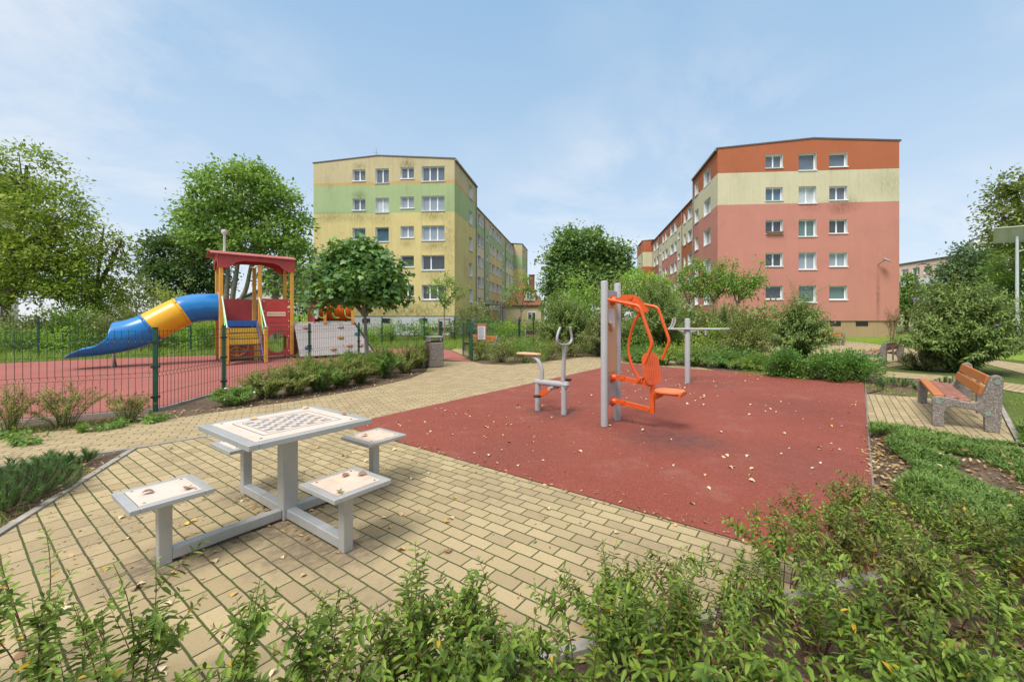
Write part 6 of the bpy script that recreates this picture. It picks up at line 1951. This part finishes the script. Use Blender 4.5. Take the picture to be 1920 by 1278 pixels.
# ================================================================ dwarf pine in the corner bed
def pine(label, b, rad, h, n, seed):
    rng = np.random.default_rng(seed)
    t = thing('dwarf_pine', label, 'pine', (b[0], b[1], 0), 0)
    lv = Leaves('blade'); mb = MB()
    for i in range(n):
        a = rng.random() * 6.283; q = math.sqrt(rng.random())
        tip = Vector((math.cos(a) * rad * q, math.sin(a) * rad * q, h * (1 - .5 * q * q) * (.75 + .35 * rng.random())))
        bs = Vector((tip.x * .45, tip.y * .45, .03))
        pts = [bs, bs.lerp(tip, .5) + Vector((tip.x * .12, tip.y * .12, -.02)), tip]
        sp = smoothpath(pts, 4)
        mb.tube(sp, [.007] * len(sp), 5, cap=False)
        m_ = 120
        u = .35 + .65 * rng.random(m_)
        P = np.array([list(sp[min(int(x * (len(sp) - 1)), len(sp) - 1)].lerp(sp[min(int(x * (len(sp) - 1)) + 1, len(sp) - 1)], x * (len(sp) - 1) % 1)) for x in u])
        T = np.array(list((sp[-1] - sp[-3]).normalized()))
        sdv = rng.normal(size=(m_, 3)); sdv -= (sdv @ T)[:, None] * T; sdv = unit(sdv)
        d = unit(sdv + T * (.5 + .8 * u[:, None]))
        lv.add(P, d, rng.normal(size=(m_, 3)), .045 + .03 * rng.random(m_), .0032)
    lv.build('foliage', F_PINE, t); mb.build('stem', STEM_BROWN, t, smooth=True)
pine('dark green dwarf pine at the left edge of the corner bed', G(8, 948), .46, .36, 80, 200)
pine('tiny dwarf pine sprouting near the path kerb', G(92, 885), .20, .20, 14, 201)
pine('second tiny dwarf pine near the kerb corner', G(152, 872), .16, .17, 10, 202)
for i, (px, py) in enumerate(((1690, 725), (1725, 733), (1775, 722), (1655, 728))):
    b_ = G(px, py)
    pine('tiny dwarf pine in the dry bed behind the near bench pad' if i else 'largest of the tiny dwarf pines in the dry bed behind the bench pad', b_, .26 if not i else .2, .22, 12, 210 + i)
for o in bpy.data.objects:
    if o.get('label') == 'tiny dwarf pine in the dry bed behind the near bench pad':
        o['group'] = 'tiny pines behind the bench pad'

# ================================================================ foreground hypericum bed
HY = []
rg = np.random.default_rng(77)
for x in np.arange(-2.35, 2.7, .31):
    HY.append((x + rg.normal() * .04, 1.40 + .05 * max(0, x) + rg.normal() * .05 + (.0 if x > -1.9 else .0), .60 + rg.normal() * .03, 0))
for x in np.arange(.28, 2.95, .33):
    HY.append((x + rg.normal() * .05, 1.78 + .10 * x + rg.normal() * .05, .54 + rg.normal() * .04, 1))
for x in np.arange(1.35, 3.3, .34):
    HY.append((x + rg.normal() * .05, 2.12 + .16 * x + rg.normal() * .05, .52 + rg.normal() * .04, 2))
HY += [(1.78, 2.62, .56, 2), (2.15, 2.85, .50, 2), (.35, 1.70, .56, 1), (-.45, 1.52, .60, 0), (-.2, 1.58, .62, 0), (2.5, 2.9, .4, 2)]
HL = ['leafy hypericum with reddish stems along the bottom edge of the paving', 'bronze tinted hypericum behind the bottom row by the front kerb', 'hypericum at the near corner of the red rubber']
for i, (x, y, h, r) in enumerate(HY):
    left = x < -.9
    stem_plant('hypericum_shrub', HL[r], 'shrub', (x, y), h * (1.08 if r == 0 else .95), .30, (7 if left else 11) if r == 0 else 13, .054 if r == 0 else .048, F_HYP if (r == 0 or i % 3) else F_HYPBR, STEM_RED, ['hypericum along the front', 'hypericum behind the front row', 'hypericum by the rubber corner'][r],
               seed=300 + i, r0=.07, asp=.38, gap=.021, arch=.12, stem_r=.0030, start=.28 if r == 0 else .36, tpl='ovate', side=3, droop=.35, tipmat=F_HYPTIP, tip=.94, accent=F_YEL, accent_p=.006, shrink=.55,
               flowermat=F_HYPTIP, nflower=1, flower=(.008, .014))
stem_plant('hypericum_shrub', 'pale stray hypericum stems at the lower left edge over the paving', 'shrub', (-2.25, 1.78), .66, .22, 5, .055, F_HYPTIP, STEM_RED, seed=390, r0=.05, asp=.36, gap=.03, arch=.1, stem_r=.003, start=.3, accent=F_YEL, accent_p=.12, tipmat=F_HYPTIP)

# ================================================================ ground cover (stuff)
rng = np.random.default_rng(5)
JP = [G(1636, 803), (5.0, 5.25), (5.75, 4.93), (6.6, 5.7), (9, 6.9), (11, 6), (7, 2.8), (3.2, 2.1), (2.0, 2.7)]
P = scatter(JP, 64000, rng)
pn = value_noise(P, 2.6, 9) + .4 * value_noise(P, 7, 10)
keep = pn > -.36
# bare mulch strip next to the rubber edge and in the middle
edge = (P[:, 0] - (1.97 + (P[:, 1] - 2.4) * .78)) < .28 + .12 * np.sin(P[:, 1] * 5)
keep &= ~(edge & (P[:, 1] < 5.2))
P = P[keep]; pn = pn[keep]
ht = np.clip((pn + .36) * .13, .015, .13)
n = len(P)
jl = Leaves('blade')
a0 = rng.random(n) * 6.283
base_d = np.stack([np.cos(a0), np.sin(a0), .35 + .6 * rng.random(n)], 1)
for k in range(7):
    off = (k - 3) / 3.0
    d = unit(base_d + np.stack([-np.sin(a0), np.cos(a0), np.zeros(n)], 1) * off * .75 + rng.normal(size=(n, 3)) * .12)
    pos = np.stack([P[:, 0], P[:, 1], ht * (.55 + .45 * rng.random(n))], 1) + unit(base_d) * (.009 * k)
    jl.add(pos, d, np.tile(np.array([0, 0, 1.0]), (n, 1)) + rng.normal(size=(n, 3)) * .4, .030 + .022 * rng.random(n), .008)
kind(jl.build('juniper_ground_cover', F_JUN), 'stuff')

def grass(name, poly, n, h, w, seed, mat_=F_GRASS, patch=None):
    rng = np.random.default_rng(seed)
    P = scatter(poly, n, rng)
    if patch is not None:
        v = value_noise(P, patch[0], seed + 1); P = P[v > patch[1]]
    n = len(P)
    lv = Leaves('blade')
    d = unit(np.stack([rng.normal(size=n) * .45, rng.normal(size=n) * .45, np.ones(n)], 1))
    lv.add(np.stack([P[:, 0], P[:, 1], np.full(n, .005)], 1), d, rng.normal(size=(n, 3)), h * (.5 + .8 * rng.random(n)), w)
    return kind(lv.build(name, mat_), 'stuff')
grass('meadow_grass', [(-34, 10.5), (-18.9, 14.2), (-13.9, 17.2), (-9.3, 21.4), (-5.4, 21.0), (-4.6, 24), (-6, 32), (-16, 30), (-34, 18)], 26000, .30, .018, 401)
grass('meadow_grass', [(-5.2, 20.6), (-3.0, 18.6), (-2.7, 23), (2, 24), (2, 30), (-6, 32)], 12000, .35, .016, 402)
grass('meadow_grass', [(1.5, 24), (2.5, 20), (7, 22), (14, 26), (13, 33), (2, 34)], 10000, .30, .018, 403)
grass('lawn_grass', [G(1600, 644), G(1700, 653), G(1765, 668), (17.4, 14.4), (26, 15), (34, 26), (29, 32), (20, 31)], 20000, .06, .012, 404, F_GRASS)
grass('bed_grass', [G(1621, 719), G(1624, 738), (6.42, 8.3), (8.1, 7.45), G(1884, 735), G(1728, 713), G(1650, 708)], 2600, .09, .006, 405, F_GRASS, (3, .0))
grass('bed_grass', [G(22, 878), G(245, 848), (-3.95, 2.9), (-3.4, 1.6), (-6, 1.8), (-7, 3.3)], 2600, .10, .006, 406, F_GRASS, (2.5, .05))
grass('bed_grass', [(6.6, 5.8), (8.3, 7.3), G(1884, 737), (9.3, 8.0), (12, 8), (11, 6.5)], 3600, .07, .006, 407, F_GRASS, (2.0, -.2))
grass('bed_grass', [G(1380, 702), G(1460, 710), G(1622, 717), G(1622, 712), G(1500, 700), G(1400, 690)], 1400, .10, .006, 408, F_GRASS)
grass('bed_grass', [G(0, 822), G(300, 791), G(430, 771), G(430, 760), G(300, 780), G(0, 806)], 900, .08, .006, 409, F_GRASS, (3, .1))
# tiny moss and weed tufts in the paving joints by the table
# ================================================================ fallen leaves
def leaf_mesh(name, seed, kind_='ovate'):
    rng = np.random.default_rng(seed)
    w = .32 + .14 * rng.random(); c1 = .10 + .22 * rng.random(); c2 = .05 + .15 * rng.random()
    v = []
    xs = [0, .18, .42, .68, .88, 1.0]; ws = [.04, .62, 1.0, .82, .4, .02]
    for x, k in zip(xs, ws):
        z = c2 * math.sin(x * 3.1) + .05 * rng.random()
        for y in (-1, 0, 1):
            v.append(((x - .5) * 1.0, y * k * w * (.85 + .3 * rng.random()), z + c1 * abs(y) * k * (.5 + .6 * rng.random())))
    f = []
    for i in range(5):
        for j in range(2):
            a = i * 3 + j; f.append((a, a + 1, a + 4, a + 3))
    v += [(-.5, 0, c2 * 0), (-.72, .03, .02), (-.72, .05, .02)]
    m0 = len(v) - 3; f.append((m0, m0 + 1, m0 + 2))
    return v, f
LM = []
cols = [('pale_leaf', (.58, .45, .25)), ('cream_leaf', (.64, .54, .36)), ('ochre_leaf', (.52, .34, .10)), ('brown_leaf', (.26, .13, .06)), ('yellow_leaf', (.70, .43, .04)), ('green_leaf', (.16, .20, .06)), ('tan_leaf', (.55, .38, .20))]
for i, (nm, c) in enumerate(cols):
    for s_ in range(2):
        v, f = leaf_mesh(nm, i * 7 + s_)
        me = bpy.data.meshes.new('fallen_leaf'); me.from_pydata(v, [], f); me.materials.append(paint(nm, c, .7, .25, 40))
        me.polygons.foreach_set('use_smooth', [True] * len(f)); me.update()
        LM.append(me)
WGT = {'red': [6, 5, 3.5, 1.8, 1.0, .6, 4], 'pav': [3, 2.5, 3, 2, 1.8, .5, 3]}
def drop(poly, n, z, seed, which, label, group, smin=.03, smax=.06, near=None):
    rng = np.random.default_rng(seed)
    P = scatter(poly, n * 3, rng)
    v = value_noise(P, 1.3, seed + 5)
    P = P[np.argsort(-(v + rng.random(len(P)) * 1.6))][:n]
    w = np.array(WGT[which]); w = w / w.sum()
    for x, y in P:
        k = int(rng.choice(len(cols), p=w)) * 2 + int(rng.integers(0, 2))
        o = link('fallen_leaf', LM[k], None, (x, y, z + .004), (rng.normal() * .25, rng.normal() * .25, rng.random() * 6.28))
        s = smin + (smax - smin) * rng.random() ** 1.6
        o.scale = (s, s, s * .8)
        tag(o, label, 'leaf', group)
RIN = [G(660, 802), G(1160, 685), G(1240, 690), G(1615, 718), G(1620, 810), (1.9, 2.45)]
drop(RIN, 240, .027, 500, 'red', 'small dry fallen leaf lying on the red rubber', 'dry leaves scattered on the red rubber')
drop([G(250, 850), (-3.6, 2.6), (-2.6, 1.5), (0, 1.9), (1.9, 2.4), (-2.7, 5.4), G(520, 810), G(375, 825)], 80, .019, 501, 'pav', 'small dry fallen leaf lying on the plaza pavers', 'dry leaves scattered on the pavers')
drop([G(420, 776), G(560, 755), G(700, 732), G(800, 702), G(1100, 690), G(660, 790)], 30, .016, 502, 'pav', 'small dry fallen leaf lying on the path beside the fence bed', 'dry leaves scattered on the path')
for (ax, dist, z) in ((TA, .81, .477), (TA, -.77, .477), (TBv, .73, .477), (TBv, -.71, .477)):
    pass
for i, (dx, dy, z, k) in enumerate(((-.30, -.12, .758, 4), (-.36, .30, .758, 0), (.14, .36, .758, 7), (-.02, -.78, .478, 6), (.10, -.62, .478, 6), (.80, .12, .478, 6), (.72, .05, .478, 7), (-.80, -.05, .478, 0), (-.05, .66, .478, 12), (.95, -.12, .478, 11))):
    p = Vector((tc_[0], tc_[1], 0)) + TA * dx + TBv * dy
    o = link('fallen_leaf', LM[k], None, (p.x, p.y, z + .003), (.1, -.1, i * 1.3)); o.scale = (.06, .06, .05)
    tag(o, 'dry curled leaf lying on the ' + ('chess table top' if z > .6 else 'seats of the chess table'), 'leaf', 'dry leaves on the chess table')
# litter in the beds and along the table bars: one mass
rng = np.random.default_rng(9)
lt_ = Leaves('ovate')
def litter(poly, n, zmax=.02, s=(.04, .08)):
    P = scatter(poly, n, rng)
    lt_.add(np.stack([P[:, 0], P[:, 1], .012 + zmax * rng.random(n)], 1), rng.normal(size=(n, 3)) * np.array([1, 1, .25]), np.array([0, 0, 1.0]) + rng.normal(size=(n, 3)) * .3, s[0] + (s[1] - s[0]) * rng.random(n), .03)
litter([(1.99, 2.5), G(1629, 812), (5.0, 5.2), (5.8, 4.9), (9, 6.5), (8, 3.5), (3, 2)], 1500)
litter([(1.99, 2.5), G(1629, 812), G(1690, 830), (2.5, 2.6)], 330)
litter([G(25, 880), G(245, 847), (-3.95, 2.95), (-3.4, 1.8), (-6, 2), (-7, 3.3)], 420)
litter([G(0, 821), G(300, 791), G(430, 771), G(560, 753), G(700, 728), G(797, 699), G(770, 697), G(560, 735), G(430, 755), G(300, 778), G(0, 806)], 620, .02, (.035, .06))
litter([G(1621, 719), G(1624, 738), (6.42, 8.3), (8.1, 7.45), G(1884, 735), G(1728, 713), G(1650, 708)], 260)
litter([(-2.4, .9), (0, 1.8), (1.05, 2.1), (1.95, 2.38), (3.4, 2.2), (2.6, 1.0)], 700)
for d_, s0, s1 in ((TA, .1, .8), (TA, -.8, -.1), (TBv, .1, .7), (TBv, -.7, -.1)):
    m_ = 26
    u = s0 + (s1 - s0) * rng.random(m_); v = rng.normal(size=m_) * .05
    pr = Vector((-d_.y, d_.x, 0))
    lt_.add(np.stack([tc_[0] + d_.x * u + pr.x * v, tc_[1] + d_.y * u + pr.y * v, np.full(m_, .026)], 1), rng.normal(size=(m_, 3)) * np.array([1, 1, .2]), np.array([0, 0, 1.0]) + rng.normal(size=(m_, 3)) * .3, .03 + .03 * rng.random(m_), .016)
def crumbs(poly, n, z, seed):
    P = scatter(poly, n * 3, rng)
    v = value_noise(P, 1.1, seed)
    P = P[np.argsort(-(v + rng.random(len(P)) * 1.2))][:n]
    lt_.add(np.stack([P[:, 0], P[:, 1], np.full(n, z)], 1), rng.normal(size=(n, 3)) * np.array([1, 1, .12]), np.array([0, 0, 1.0]) + rng.normal(size=(n, 3)) * .3, .012 + .022 * rng.random(n) ** 2, .010)
crumbs(RIN, 1500, .030, 3)
crumbs([G(250, 850), (-3.6, 2.6), (-2.6, 1.5), (0, 1.9), (1.9, 2.4), (-2.7, 5.4), G(520, 810), G(375, 825)], 700, .022, 4)
crumbs([G(420, 776), G(560, 755), G(700, 732), G(800, 702), G(1100, 690), G(660, 790)], 500, .018, 5)
# leaves caught on top of the juniper and along the rubber edge
P = scatter([G(1640, 805), (5.0, 5.2), (5.8, 4.9), (8, 6), (7, 3), (3, 2.6)], 150, rng)
lt_.add(np.stack([P[:, 0], P[:, 1], np.full(150, .12)], 1), rng.normal(size=(150, 3)) * np.array([1, 1, .3]), np.array([0, 0, 1.0]) + rng.normal(size=(150, 3)) * .4, .04 + .035 * rng.random(150), .035)
for e0, e1, m_ in (((1.93, 2.42), G(1625, 812), 60), (G(642, 801), (1.9, 2.4), 90), ((-3.9, 2.8), G(248, 846), 40)):
    u = rng.random(m_)
    lt_.add(np.stack([e0[0] + (e1[0] - e0[0]) * u + rng.normal(size=m_) * .05, e0[1] + (e1[1] - e0[1]) * u + rng.normal(size=m_) * .05, np.full(m_, .034)], 1), rng.normal(size=(m_, 3)) * np.array([1, 1, .2]), np.array([0, 0, 1.0]) + rng.normal(size=(m_, 3)) * .4, .025 + .03 * rng.random(m_), .018)
kind(lt_.build('leaf_litter', F_DRY), 'stuff')
